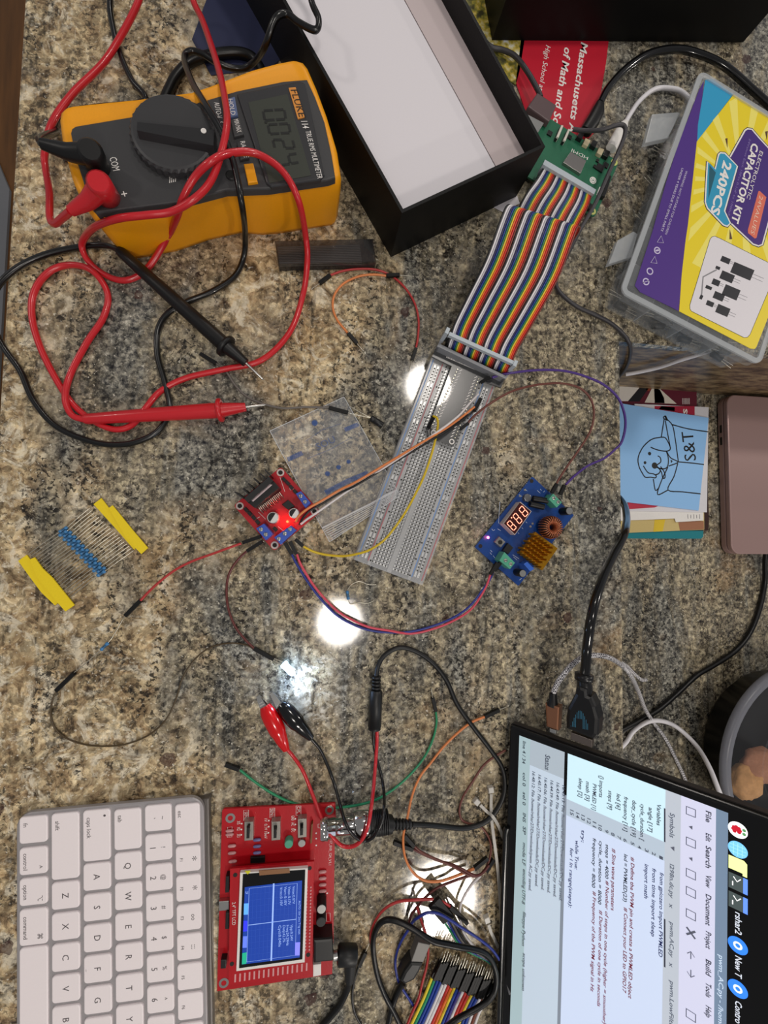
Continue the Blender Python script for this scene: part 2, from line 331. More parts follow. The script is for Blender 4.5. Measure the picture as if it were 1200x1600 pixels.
def seg7(mb, ch, bl, br, tl, z, wd):
    bl, br, tl = V(bl[:2]), V(br[:2]), V(tl[:2]); r = br - bl; u = tl - bl
    pt = {'A': bl, 'B': br, 'C': bl + u * .5, 'D': br + u * .5, 'E': bl + u, 'F': br + u}
    sg = {'d': 'AB', 'g': 'CD', 'a': 'EF', 'e': 'AC', 'f': 'CE', 'c': 'BD', 'b': 'DF'}
    for s in SEG[ch]: a, b = pt[sg[s][0]], pt[sg[s][1]]; mb.line([a + (b - a) * .08, b - (b - a) * .08], wd, z)
mb = MB()
for ch, bl, br, tl in (('0', (80, 530), (100, 640), (320, 515)), ('0', (135, 690), (155, 795), (370, 675)), ('2', (190, 860), (215, 955), (415, 860)), ('4', (265, 1050), (290, 1150), (465, 1015))):
    f = lambda p: t.at(*B7(*p), 47.4)
    seg7(mb, ch, f(bl), f(br), f(tl), 47.4, 1.6)
p_ = t.at(*B7(112, 660), 47.4); mb.box(p_.x, p_.y, 47.3, 1.6, 1.6, 47.5)
t.part('display_digits', mb, mat('lcd_ink', '#121412', .5), ls)
bp = t.part('brand_plate', MB().prism(t.pl([(370, 270), (450, 262), (553, 602), (475, 622)], 47.6, B7), 46.5, 47.6), mat('brand_orange', '#d98f3c', .5))
t.part('brand_lettering', MB().text('FLUKE', t.a2(*B7(392, 292), 47.8), t.a2(*B7(490, 600), 47.8), 47.75, 4.6, skew=.12), black_ink, bp)
mb = MB(); mb.text('114', t.a2(*B7(512, 645), 47.5), t.a2(*B7(535, 728), 47.5), 47.3, 4.0, bold=.01, skew=.1).text('TRUE RMS MULTIMETER', t.a2(*B7(560, 755), 47.5), t.a2(*B7(700, 1300), 47.5), 47.3, 3.4, skew=.1)
for s, a, b, h in (('AUTO-V', (1003, 480), (1018, 555), 3.3), ('OFF', (1026, 570), (1040, 635), 3.3), ('COM', (512, 740), (530, 802), 4.2), ('+', (558, 900), (566, 925), 5), ('Ω', (874, 815), (880, 848), 5), ('↔', (868, 848), (874, 860), 4)):
    if s == '↔': continue
    mb.text(s, t.a2(*A(*a), 45.3), t.a2(*A(*b), 45.3), 45.35, h)
for i in range(4):
    f = t.a2(*A(790 + i * 9, 812 + i * 2), 45.3); g = t.a2(*A(795 + i * 9, 858 - i * 2), 45.3); m_ = ((f[0] + g[0]) / 2 + .5, (f[1] + g[1]) / 2); mb.line([f, m_, g], .45, 45.35)
t.part('printed_lettering', mb, white_ink)
# dial
dc = t.at(270, 208, 50); mb = MB(); n = 72; R_ = 24.6
vs = []
for z, k in ((44.5, 1.0), (49.5, 1.0), (50.8, .955), (51.2, .9)):
    for j in range(n): rr = R_ * k * (1 + (.018 if j % 2 else -.018) * (k > .96)); a = 2 * math.pi * j / n; vs.append((dc.x + rr * math.cos(a), dc.y + rr * math.sin(a), z))
mb._add(vs, [[i * n + j, i * n + (j + 1) % n, (i + 1) * n + (j + 1) % n, (i + 1) * n + j] for i in range(3) for j in range(n)] + [[3 * n + j for j in range(n)]], False)
dl_ = t.part('rotary_dial', mb, mat('dial_grey', '#3a3a3c', .45, bump=.1))
a, b = t.at(214, 197, 55), t.at(334, 215, 55); dv = (b - a).normalized(); nv = V((-dv.y, dv.x, 0))
t.part('pointer_bar', MB().hexa([(a + nv * 5 - V((0, 0, 5))), (a - nv * 5 - V((0, 0, 5))), (b - nv * 7 - V((0, 0, 5))), (b + nv * 7 - V((0, 0, 5)))], [(a + nv * 2.6), (a - nv * 2.6), (b - nv * 5 - V((0, 0, 0))), (b + nv * 5)]), mat('dial_dark', '#262628', .4), dl_)
p_ = t.at(318, 204, 55.3); t.part('pointer_dot', MB().lathe([(1.6, 0), (1.6, .3)], (p_.x, p_.y, 55)), white_ink, dl_)
for nm, f, pts, m_, tx in (('hold_button', B, [(165, 462), (200, 452), (215, 538), (180, 548)], mat('button_blue', '#5d6d94', .5), ('HOLD', (168, 465), (183, 540))), ('min_max_button', B, [(180, 560), (225, 552), (243, 630), (198, 642)], gry, ('MIN MAX', (195, 560), (212, 622))), ('range_button', B, [(208, 668), (250, 660), (268, 738), (226, 748)], gry, ('RANGE', (226, 664), (245, 740))), ('yellow_button', B, [(242, 768), (287, 764), (308, 852), (262, 858)], yel, None)):
    o = t.part(nm, MB().prism(t.pl(pts, 47, f), 45, 47.2, .6), m_)
    if tx: t.part('button_lettering', MB().text(tx[0], t.a2(*f(*tx[1]), 47.2), t.a2(*f(*tx[2]), 47.2), 47.3, 3.0), white_ink, o)
p_ = t.at(361, 275, 45); t.part('screw', MB().lathe([(3.2, 0), (3.2, .8), (2.4, 1.2)], (p_.x, p_.y, 45)), mat('screw_dark', '#303030', .4, .6))
# ================================================================== CABLES / LEADS
def world_cable(name, label, cat, pts, r, m, group=None, root=None, sub=7, n=10):
    """pts: (px, py, z) ; returns the thing"""
    w_ = [P(*p) for p in pts]; o = (w_[0].x, w_[0].y, 0)
    t = root or T(name, label, cat, o, group=group)
    path = spline([t.inv @ x for x in w_], sub)
    c = t.part('cable', MB().tube(path, r, n), m); return t, path
def loc(t, px, py, z): return t.inv @ P(px, py, z)
redm = mat('lead_red', '#c8202a', .3, coat=.2); blkc = mat('lead_black', '#0b0b0c', .28, coat=.15)
def probe(t, a, b, c, nt_, m_):
    a, b, c, nt_ = [loc(t, *x) for x in (a, b, c, nt_)]; d = (b - a).normalized(); h = t.part('probe_handle', MB().tube([a, a + d * 2, a + (b - a) * .45, a + (b - a) * .93, b], [3.0, 3.6, 4.6, 5.4, 5.2], 16), m_)
    t.part('finger_guard', MB().tube([b - d * 1.6, b - d * 1, b + d * 1, b + d * 1.6], [7, 8.2, 8.2, 7], 18), m_, h)
    t.part('probe_tip_sleeve', MB().tube([b, b + (c - b) * .8, c], [5.2, 3.4, 3.0], 16), m_, h)
    t.part('probe_needle', MB().tube([c, c + (nt_ - c) * .9, nt_], [.95, .9, .3], 8), silver, h)
def elbow_plug(t, top, base, arm, m_):
    a, b, c = loc(t, *top), loc(t, *base), loc(t, *arm); o = t.part('plug', MB().lathe([(5.2, 0), (6.6, .5), (6.6, (a - b).length - 1.5), (5.2, (a - b).length)], b, a - b, 20), m_)
    d = (c - a); s = a - (a - b).normalized() * 5.5; t.part('plug_sleeve', MB().tube([s, s + d * .5, c], [6.2, 4.6, 2.9], 16), m_, o)
rl = [(110, 330, 46), (97, 341, 36), (85, 350, 26), (78, 340, 22), (77, 300, 18), (71, 262, 14), (70, 240, 14), (80, 195, 10), (112, 148, 8), (160, 100, 6), (188, 58, 8), (214, 8, 14), (230, -40, 22), (262, -70, 28), (290, -40, 26), (303, 4, 20), (318, 36, 24), (342, 110, 42), (353, 165, 54), (354, 200, 59), (344, 245, 59), (328, 285, 55), (302, 312, 54), (267, 331, 50), (230, 336, 50), (187, 341, 48), (153, 352, 34), (136, 366, 16), (128, 384, 6), (138, 408, 3), (165, 430, 3), (197, 438, 3), (230, 420, 4), (262, 370, 14), (277, 338, 38), (285, 312, 49), (305, 276, 56), (333, 250, 62), (362, 239, 58), (400, 240, 54), (440, 266, 52), (466, 312, 47), (478, 372, 20), (480, 410, 14), (473, 462, 5), (452, 520, 3), (408, 563, 3), (350, 577, 3), (290, 591, 3), (250, 612, 3), (226, 640, 8), (206, 664, 3), (180, 671, 3), (150, 660, 3), (118, 636, 3), (92, 600, 3), (64, 545, 3), (50, 495, 3), (54, 455, 3), (78, 424, 3), (112, 414, 3), (145, 424, 6), (168, 458, 3), (162, 495, 3), (136, 535, 3), (110, 585, 3), (102, 622, 6), (112, 648, 6), (132, 656, 5)]
t, _ = world_cable('red_test_lead', 'long red test lead looping from the meter to a red probe', 'test lead', rl, 2.1, redm)
elbow_plug(t, (153, 283, 62), (170, 309, 45), (110, 330, 46), redm)
probe(t, (132, 655, 5.5), (344, 641, 8), (384, 636, 6.5), (416, 632, 4), redm)
bl_ = [(65, 224, 52), (76, 214, 40), (92, 210, 20), (110, 206, -99)]
bk = [(65, 225, 54), (62, 218, 44), (74, 211, 30), (88, 206, 10), (84, 196, 3), (96, 178, 3), (150, 168, 3), (226, 158, 3), (206, 125, 3), (190, 90, 3), (178, 50, 3), (172, 0, 3), (185, -60, 6), (300, -120, 20), (440, -80, 60), (478, -30, 56), (488, 6, 54), (498, 30, 52), (493, 47, 50), (468, 36, 50), (448, 22, 50), (430, 30, 50), (414, 72, 40), (398, 96, 20), (376, 108, 14), (343, 100, 16), (318, 85, 16), (298, 80, 16), (288, 92, 18), (300, 128, 36), (322, 165, 54), (347, 207, 58), (365, 255, 56), (378, 320, 50), (383, 365, 20), (381, 400, 6), (366, 432, 3), (330, 456, 3), (296, 470, 3), (264, 488, 3), (247, 515, 3), (246, 555, 3), (258, 600, 3), (265, 640, 3), (248, 672, 3), (215, 690, 3), (175, 695, 3), (133, 687, 3), (86, 665, 3), (52, 625, 3), (32, 580, 3), (4, 540, 3), (-16, 495, 3), (-8, 455, 3), (22, 422, 3), (70, 398, 3), (130, 385, 3), (165, 384, 6), (186, 391, 12)]
t, _ = world_cable('black_test_lead', 'long black test lead looping over the slab edge to a black probe', 'test lead', bk, 2.0, blkc)
elbow_plug(t, (140, 233, 62), (154, 262, 45), (65, 225, 54), blk)
probe(t, (186, 391, 12), (353, 541, 10), (384, 567, 8), (412, 594, 2), blk)
t, _ = world_cable('power_cable', 'short stretch of thick black cable behind the multimeter, under the red lead', 'cable', [(240, 200, -99), ] and [(256, 158, 4), (264, 140, 4), (276, 118, 4), (298, 97, 4), (330, 86, 4), (368, 82, 4), (392, 88, 4), (406, 104, 4), (412, 120, 4)], 3.3, mat('cable_black', '#0b0b0c', .35, spec=.4))
# ================================================================== BLACK BOX WITH WHITE INSERT
H = 45; q = P(628, 333, H); d_ = (P(852, 229, H) - q); an = math.atan2(d_.y, d_.x)
t = T('gift_box', 'open black box tray holding white card inserts, beside the multimeter', 'box', (q.x, q.y, 0), an)
Wd = d_.length; Ln = 330
mb = MB(); wl = 2.2
mb.box(Wd / 2, Ln / 2, 0, Wd, Ln, 2).box(wl / 2, Ln / 2, 2, wl, Ln, H).box(Wd - wl / 2, Ln / 2, 2, wl, Ln, H).box(Wd / 2, wl / 2, 2, Wd - 2 * wl, wl, H).box(Wd / 2, Ln - wl / 2, 2, Wd - 2 * wl, wl, H)
t.part('tray', mb, mat('box_black', '#0a0a0b', .5, spec=.25, bump=.1))
paper = mat('white_card', '#e6e2e8', .7, var=.02)
fz_ = H - 15; sw = t.a2(775, 262, fz_)[0]
t.part('insert_panel', MB().box((wl + sw) / 2, Ln / 2, fz_ - 1, sw - wl - .3, Ln - 2 * wl, fz_), paper, label='wide white card insert')
t.part('insert_strip', MB().box((sw + .8 + Wd - wl) / 2, Ln / 2, fz_ - 1.5, Wd - wl - sw - .9, Ln - 2 * wl, fz_ - .3), mat('pink_card', '#cdbfc0', .7, var=.02), label='narrow pinkish grey card strip')
t.part('insert_filler', MB().box(Wd / 2, Ln / 2, 2, Wd - 2 * wl, Ln - 2 * wl, fz_ - 2), mat('dark_filler', '#2b1a18', .8))
solo('paper_scrap', MB().prism(pw([(760, 318), (806, 300), (812, 318), (785, 331)], .5), .3, .6), paper, 'small white paper scrap beside the near corner of the black tray', 'paper')
# dark case at the far edge
q = [P(768, 65, 0), P(1168, 68, 0)]
d_ = q[1] - q[0]; t = T('black_case', 'large matte black case lying across the red brochure at the far edge', 'case', (q[0].x, q[0].y, 0), math.atan2(d_.y, d_.x))
Lx = d_.length; t.part('case_body', MB().prism([(0, 0), (Lx - 6, 0), (Lx + 12, 20), (Lx + 12, 150), (0, 150)], .95, 34, 2), mat('case_black', '#060607', .45, spec=.2))
solo('leaflet', MB().prism(pw([(300, 62), (330, 118), (420, 108), (440, 92), (380, -30), (330, -20)], .3), .15, .5), mat('flat_blue', '#2c3150', .5), 'flat dark blue patch on the granite behind the multimeter, partly under the black tray', 'leaflet')  # thin dark blue sheet over a bluish patch of the slab
# brochure
q = P(800, 160, .4)
t = T('brochure', 'red school brochure with white lettering lying under the small green computer board', 'brochure', (q.x, q.y, 0))
E_ = crop(740, 0, 5); F4 = crop(700, 0, 4)
t.part('sheet', MB().prism(t.pl([(818, 30), (955, 30), (947, 98), (938, 150), (930, 206), (900, 236), (842, 236), (806, 128)], .9), .3, .9), mat('brochure_red', '#c31e33', .35))
leaf = bpy.data.materials.new('photo_print'); leaf.use_nodes = True; _n = leaf.node_tree; _z = _n.nodes.new('ShaderNodeTexNoise'); _z.inputs['Scale'].default_value = 130; _z.inputs['Detail'].default_value = 5
_t = _n.nodes.new('ShaderNodeTexCoord'); _r = ramp(_n, [(.35, '#3d3a1c'), (.45, '#7a7630'), (.52, '#b9a23c'), (.6, '#cfc9a0'), (.68, '#dcdfe6')]); _n.links.new(_t.outputs['Object'], _z.inputs['Vector']); _n.links.new(_z.outputs['Fac'], _r.inputs[0]); _n.links.new(_r.outputs[0], _n.nodes['Principled BSDF'].inputs['Base Color'])
t.part('printed_photo', MB().prism(t.pl([(700, -20), (826, -20), (819, 66), (812, 110), (806, 132), (770, 110)], .9), .3, .9), leaf, label='photo of yellow and green foliage')
mb = MB(); f = lambda x, y: t.a2(*F4(x, y), 1)
mb.text('Massachusetts A', f(833, 262), f(752, 825), 1.0, 6.4, bold=.02, skew=.1); mb.text('of Math and Sc', f(730, 290), f(655, 762), 1.0, 6.4, bold=.02, skew=.1); mb.text('High School at', f(612, 280), f(566, 560), 1.0, 4.4, skew=.15)
t.part('lettering', mb, white_ink)
# ================================================================== BREADBOARD
t = T('breadboard', 'long clear solderless breadboard with the ribbon extension board plugged in', 'breadboard', (105.41, 70.7, 0), -.37319)
b0, b1 = t.at(552.5, 875, 8.5), t.at(660.6, 914.4, 8.5); X0, X1, Y0 = b0.x, b1.x, (b0.y + b1.y) / 2; cxb = (X0 + X1) / 2; WB = X1 - X0; LB = 165.1
BB = t; f_ = WB / 54.6
clear = mat('clear_acrylic', '#e6e8ec', .16, alpha=.34, var=.02)
t.part('clear_body', MB().box(cxb, Y0 + LB / 2, .5, WB, LB, 8.4, bev=.5), clear)
t.part('base_sheet', MB().box(cxb, Y0 + LB / 2, .1, WB - .6, LB - .6, .5), mat('foam_sheet', '#a2a29f', .7))
rows = [Y0 + LB / 2 + (i - 31) * 2.54 for i in range(63)]
mb = MB()
for y in rows:
    for sgn in (-1, 1): mb.box(cxb + sgn * 8.89 * f_, y, 2.5, 13.2, 1.5, 7.2)
for sgn in (-1, 1):
    for xx in (19.6, 22.2): mb.box(cxb + sgn * xx * f_, Y0 + LB / 2, 2.5, 1.5, LB - 8, 7.0)
t.part('metal_clips', mb, mat('clip_metal', '#dddddb', .32, .5), label='rows of silvery spring contacts')
mb = MB(); holes = []
for y in rows:
    for sgn in (-1, 1):
        for k in range(5): holes.append((cxb + sgn * (3.81 + 2.54 * k) * f_, y))
for sgn in (-1, 1):
    for xx in (19.6, 22.2):
        for g_ in range(10):
            for k in range(5): holes.append((cxb + sgn * xx * f_, Y0 + LB / 2 + ((g_ - 4.5) * 6 + (k - 2)) * 2.54))
for x, y in holes: mb.quad([(x - .55, y - .55, 8.47), (x + .55, y - .55, 8.47), (x + .55, y + .55, 8.47), (x - .55, y + .55, 8.47)])
t.part('contact_holes', mb, mat('hole_dark', '#3f3f3b', .6), label='grid of small dark square contact holes')
mb = MB()
for x in (-15.9, 15.9): mb.box(cxb + x * f_, Y0 + LB / 2, 8.3, 2.2, LB - 1, 8.55)
mb.box(cxb, Y0 + LB / 2, 8.3, 3.4, LB - 1, 8.5)
t.part('ridge', mb, mat('ridge_grey', '#c6c7c8', .3, alpha=.6), label='pale ridges between the contact banks')
for nm, col, xs in (('blue_rail_line', '#6f93c9', (-25.2, 17.2)), ('red_rail_line', '#b56a72', (-17.4, 25.3))):
    mb = MB()
    for x in xs: mb.box(cxb + x * f_, Y0 + LB / 2, 8.4, .7, LB - 6, 8.6)
    t.part(nm, mb, mat(nm, col, .5))
mb = MB()
for i in range(0, 63, 5): mb.box(cxb + 15.6 * f_, rows[i], 8.5, 1.1, 1.1, 8.62).box(cxb - 15.6 * f_, rows[i], 8.5, 1.1, 1.1, 8.62)
t.part('row_numbers', mb, black_ink)
# ================================================================== GPIO EXTENSION BOARD
S8 = crop(660, 500, 8); S2 = crop(620, 640, 8)
GB = T('gpio_extension_board', 'black T-shaped extension board with grey ribbon socket, plugged into the breadboard', 'circuit board', tuple(P(730, 600, 0)[:2]) + (8.8,), -.37319); t = GB
t.part('circuit_board', MB().prism(t.pl([(680, 545), (788, 593), (783, 606), (752, 594), (713, 690), (708, 698), (671, 684), (668, 672), (706, 572), (675, 557)], 3.6), 2, 3.6), mat('pcb_black', '#3b3c3e', .25, coat=.5))  # lamp reflections on the black board painted in as a grey base colour
tx = MB(); wv = t.part('label_strip', MB().prism(t.pl([(296, 468), (318, 432), (905, 690), (890, 722)], 3.7, S8), 3.6, 3.75), wht)
t.part('board_lettering', MB().text('RPi GPIO Extension Board', t.a2(*S8(308, 472), 3.9), t.a2(*S8(930, 725), 3.9), 3.85, 2.3), black_ink, wv)
def lerp(a, b, k): return (a[0] + (b[0] - a[0]) * k, a[1] + (b[1] - a[1]) * k)
gsock = mat('socket_grey', '#8b8d92', .45)
p4 = t.pl([(683, 541), (790, 592), (804, 577), (694, 520)], 11); 
t.part('box_header', MB().prism([p4[0], p4[1], lerp(p4[1], p4[2], .22), lerp(p4[0], p4[3], .22)], 3.6, 11).prism([p4[3], p4[2], lerp(p4[2], p4[1], .12), lerp(p4[3], p4[0], .12)], 3.6, 9).prism([p4[0], p4[3], lerp(p4[3], p4[2], .03), lerp(p4[0], p4[1], .03)], 3.6, 9.5).prism([p4[1], p4[2], lerp(p4[2], p4[3], .03), lerp(p4[1], p4[0], .03)], 3.6, 9.5), gsock)
mb = MB(); mp = MB()
for i in range(20):
    for a, b, k in (((715, 577), (674, 668), -1), ((748, 592), (711, 684), 1)):
        u = lerp(a, b, i / 19); q = t.at(*u, 3.7); mp.lathe([(.75, 0), (.75, .15), (.35, .5)], (q.x, q.y, 3.6), n=8)
        mb.box(q.x - k * 2.6, q.y + .2, 3.6, 2.4, .55, 3.72, rot=.9)
t.part('solder_pin', mp, pinm, label='two rows of soldered pins'); t.part('pin_lettering', mb, white_ink)
for p in ((677.5, 676), (706, 690)): q = t.at(*p, 3.8); t.part('mounting_ring', MB().ring((q.x, q.y), 1.3, 2.1, 3.6, 3.8), white_ink)
# ================================================================== RIBBON CABLE
Lp = [(851, 258, 17), (838, 280, 20), (820, 305, 19), (800, 345, 17), (782, 380, 16), (776, 392, 19), (783, 382, 25), (795, 352, 31), (799, 332, 38), (797, 322, 44), (790, 322, 47), (780, 345, 46), (758, 405, 40), (732, 458, 33), (710, 503, 27), (703, 524, 25), (699, 536, 22), (697, 543, 16)]
Rp = [(926, 298, 17), (920, 322, 20), (905, 352, 19), (890, 385, 17), (872, 420, 16), (866, 432, 19), (872, 420, 25), (890, 385, 31), (903, 366, 38), (907, 357, 44), (903, 356, 47), (896, 375, 46), (872, 437, 40), (832, 508, 33), (810, 545, 27), (801, 566, 25), (795, 578, 22), (792, 585, 16)]
q = P(810, 430, 0)
t = T('ribbon_cable', 'rainbow striped flat ribbon cable folded once, between the green board and the breadboard', 'cable', (q.x, q.y, 0))
Lw, Rw = spline([t.inv @ P(*p) for p in Lp], 5), spline([t.inv @ P(*p) for p in Rp], 5)
cols = ['#15151a', '#f1eef2', '#c3c1c9', '#2c2a5c', '#1b3c8c', '#2c7f52', '#e8cf3a', '#e8672c', '#d2302a', '#7c3428']
rm = [mat('ribbon_%s' % n, c, .35) for n, c in zip(('black', 'white', 'grey', 'violet', 'blue', 'green', 'yellow', 'orange', 'red', 'brown'), cols)]
mb = MB()
for k in range(40): mb.tube([a + (b - a) * ((k + .5) / 40) for a, b in zip(Lw, Rw)], .66, 6, mi=k % 10, cap=False)
rib = t.part('ribbon', mb, rm)
lg = mat('socket_light_grey', '#b9c3cb', .45)
a, b = loc(t, 702, 521, 30), loc(t, 806, 568, 30); d = (b - a).normalized(); nv = V((-d.y, d.x, 0))
def bar(t, nm, a, b, w_, h_, m_):
    d = (b - a).normalized(); nv = V((-d.y, d.x, 0)) * w_ / 2; z = V((0, 0, h_))
    return t.part(nm, MB().hexa([a - nv - z, b - nv - z, b + nv - z, a + nv - z], [a - nv, b - nv, b + nv, a + nv]), m_)
bar(t, 'strain_relief', a, b, 2.6, 3, lg)
for e_ in ((699, 517), (805, 568)):
    c_ = loc(t, *e_, 30); t.part('latch', MB().box(c_.x, c_.y, c_.z - 14, 2.6, 4.5, c_.z + .6, rot=-.4), lg)
bar(t, 'plug_body', loc(t, 850, 253, 21), loc(t, 930, 300, 21), 4.5, 9, lg)
bar(t, 'plug_body', loc(t, 699, 531, 19), loc(t, 797, 577, 19), 4, 9, mat('plug_dark', '#3a3b3f', .5))
# ================================================================== SINGLE BOARD COMPUTER
A_, B_ = P(926, 331, 6), P(960, 253, 6); dv = B_ - A_
t = T('single_board_computer', 'small green computer board with grey ribbon plug, resting on the red brochure', 'circuit board', (A_.x, A_.y, .95), math.atan2(dv.y, dv.x) - math.pi / 2); PI_ = t
G = crop(820, 160, 7.5)
pc = [(x - 39, y + 24.5) for x, y in rrect(85, 56, 3)]
t.part('circuit_board', MB().prism(pc, 4, 5.4), mat('pcb_green', '#23694c', .4, bump=.1, var=.15))
t.part('pin_header', MB().box(-29, 0, 5.4, 51, 5, 8), blk)
cream = mat('cream_connector', '#cdbf9c', .5)
dk = mat('chip_black', '#121213', .4)
def pbox(t, nm, pts, z0, z1, m_, f=None, parent=None, label=None, bev=.3): return t.part(nm, MB().prism(t.pl(pts, z1, f), z0, z1, bev), m_, parent, label)
pbox(t, 'processor', [(450, 700), (540, 575), (722, 680), (655, 835)], 5.4, 7.6, mat('heat_spreader', '#a9a5a2', .3, .9), G)
t.part('silkscreen', MB().text('HDMI', t.a2(*G(745, 640), 5.6), t.a2(*G(556, 540), 5.6), 5.55, 3.0).ring(t.a2(*G(800, 912), 5.6), 2.2, 3.0, 5.4, 5.55), white_ink)
mb = MB(); c_ = t.at(*G(800, 912), 5.6)
for i in range(6): mb.lathe([(.75, 0), (.75, .1)], (c_.x + 1.3 * math.cos(i * 1.05), c_.y + 1.3 * math.sin(i * 1.05), 5.5), n=8)
t.part('round_logo', mb, white_ink)
for pts in ([(372, 400), (430, 262), (455, 270), (398, 412)], [(452, 440), (512, 305), (535, 313), (478, 452)]):
    o = pbox(t, 'camera_connector', pts, 5.4, 9.5, mat('connector_white', '#d9d3c8', .5), G)
    pbox(t, 'connector_latch', [(p[0] - 12, p[1] + 12) for p in pts], 5.4, 8.5, dk, G, o)
for c in ((655, 385), (815, 480), (960, 595)): pbox(t, 'edge_socket', [(c[0] - 42, c[1] + 15), (c[0] - 10, c[1] - 45), (c[0] + 45, c[1] - 20), (c[0] + 15, c[1] + 50)], 5.4, 8.4, dk, G)
for c in ((728, 455), (888, 562)): pbox(t, 'cream_component', [(c[0] - 42, c[1] + 28), (c[0] - 15, c[1] - 40), (c[0] + 45, c[1] - 12), (c[0] + 12, c[1] + 58)], 5.4, 8.0, cream, G)
for c, r in (((300, 350), 26), ((890, 755), 40), ((960, 725), 28), ((830, 740), 16), ((862, 670), 16), ((535, 395), 20)): q = t.at(*G(*c), 7); t.part('small_chip', MB().box(q.x, q.y, 5.4, r * .16, r * .15, 6.6, bev=.2), dk)
pbox(t, 'display_connector', [(905, 1095), (985, 850), (1020, 860), (942, 1105)], 5.4, 9, dk, G)
pbox(t, 'white_part', [(852, 1060), (880, 985), (915, 1000), (888, 1075)], 5.4, 7.5, wht, G)
for c in ((1050, 700), (795, 1275)): q = t.at(*G(*c), 5.5); t.part('mounting_ring', MB().ring((q.x, q.y), 1.35, 3.0, 5.4, 5.55), mat('ring_yellow', '#cfd27a', .5))
pbox(t, 'network_socket', [(805, 190), (818, 175), (850, 192), (840, 208)], 5.4, 11, silver)
# cables plugged to it
gcb = mat('cable_grey', '#3c3a3e', .45)
t, _ = world_cable('grey_hdmi_cable', 'dark grey cable with flat grey plug crossing the red brochure beside the black tray', 'cable', [(752, 60, 3), (768, 74, 3), (785, 78, 4), (805, 88, 6), (824, 112, 9), (840, 140, 10), (845, 152, 11)], 1.9, gcb)
pg = t.part('plug', MB().prism([tuple((t.inv @ P(x, y, 13))[:2]) for x, y in ((825, 166), (840, 144), (870, 164), (858, 190))], 8, 13, 1), mat('plug_grey', '#5c4a4c', .4)); t.part('plug_tip', MB().prism([tuple((t.inv @ P(x, y, 12))[:2]) for x, y in ((832, 173), (835, 170), (860, 186), (857, 191))], 8.5, 12), silver, pg)
t, _ = world_cable('black_power_cable', 'thick glossy black cable arching behind the capacitor kit box', 'cable', [(1260, 230, 4), (1215, 178, 4), (1175, 140, 5), (1130, 102, 6), (1085, 82, 7), (1050, 77, 8), (1010, 86, 8), (975, 110, 8), (950, 138, 9), (937, 162, 10)], 3.0, blkg)
t.part('plug', MB().tube([loc(t, 938, 160, 10), loc(t, 935, 172, 10), loc(t, 926, 190, 10), loc(t, 915, 206, 10)], [3.2, 5.2, 5.6, 5.0], 14, flat=.7), blk)
def zy(px, py, y): d = ray(px, py); return CAMH + d.z * y / d.y
wcb = mat('cable_white', '#e9e7ec', .4)
t, _ = world_cable('white_usb_cable', 'white cable with white plug running from the green board under the capacitor kit box', 'cable', [(977, 192, 10), (985, 178, 9), (1000, 157, 6), (1022, 140, 4), (1045, 138, 3), (1068, 146, 3), (1100, 180, 3)], 1.9, wcb)
t.part('plug', MB().tube([loc(t, 978, 190, 11), loc(t, 973, 198, 11), loc(t, 964, 215, 11), loc(t, 955, 232, 11)], [2.2, 4.2, 4.6, 4.6], 14, flat=.7), wht)
t, _ = world_cable('dark_cable', 'thin dark grey cable hugging the ribbon and dropping over the slab edge', 'cable', [(895, 202, 12), (915, 204, 15), (940, 203, 20), (962, 196, 24), (974, 196, 25), (977, 206, 25), (970, 228, 24), (952, 268, 24), (930, 318, 23), (908, 356, 22), (888, 395, 15), (872, 428, 8), (868, 442, 4), (876, 458, 3), (900, 478, 3), (930, 492, 2.5), (953, 504, 2.5), (972, 520, 3), (983, 536, 1.5), (985, 552, -12), (981, 568, -35), (973, 582, -60), (955, 600, -90)], 1.6, gcb)
t, _ = world_cable('white_cable', 'white cable end showing below the capacitor kit box against the backsplash', 'cable', [(px, py, zy(px, py, 153.5)) for px, py in ((1110, 548), (1085, 556), (1062, 563), (1030, 574), (1000, 581), (978, 585))], 1.9, wcb)
# ================================================================== SMALL HELPERS FOR ELECTRONICS
def terminal(t, pts, screws, z0, z1, m_, f, nm='screw_terminal'):
    o = pbox(t, nm, pts, z0, z1, m_, f)
    for s in screws:
        q = t.at(*f(*s), z1); t.part('screw', MB().lathe([(1.45, 0), (1.45, .35), (.9, .5)], (q.x, q.y, z1), n=12).box(q.x, q.y, z1 + .45, 2.0, .35, z1 + .6, rot=.8, mi=1), [silver, dk], o)
    return o
def can(t, c, r, z0, z1, f, stripe=None, topm=None):
    q = t.at(*f(*c), z1); o = t.part('capacitor', MB().lathe([(r, z0), (r * 1.02, z0 + .3), (r, z0 + 1), (r, z1 - .4), (r * .93, z1)], (q.x, q.y, 0), n=24), stripe or dk)
    t.part('capacitor_top', MB().lathe([(r * .86, z1 + .02), (r * .84, z1 + .12)], (q.x, q.y, 0), n=24), topm or silver, o); return o
def flatmarks(segs, z, wd, t, f):
    mb = MB()
    for s in segs: mb.line(t.pl(s, z, f), wd, z)
    return mb
whsm = mat('bare_aluminium', '#dcdbd8', .4, .6)
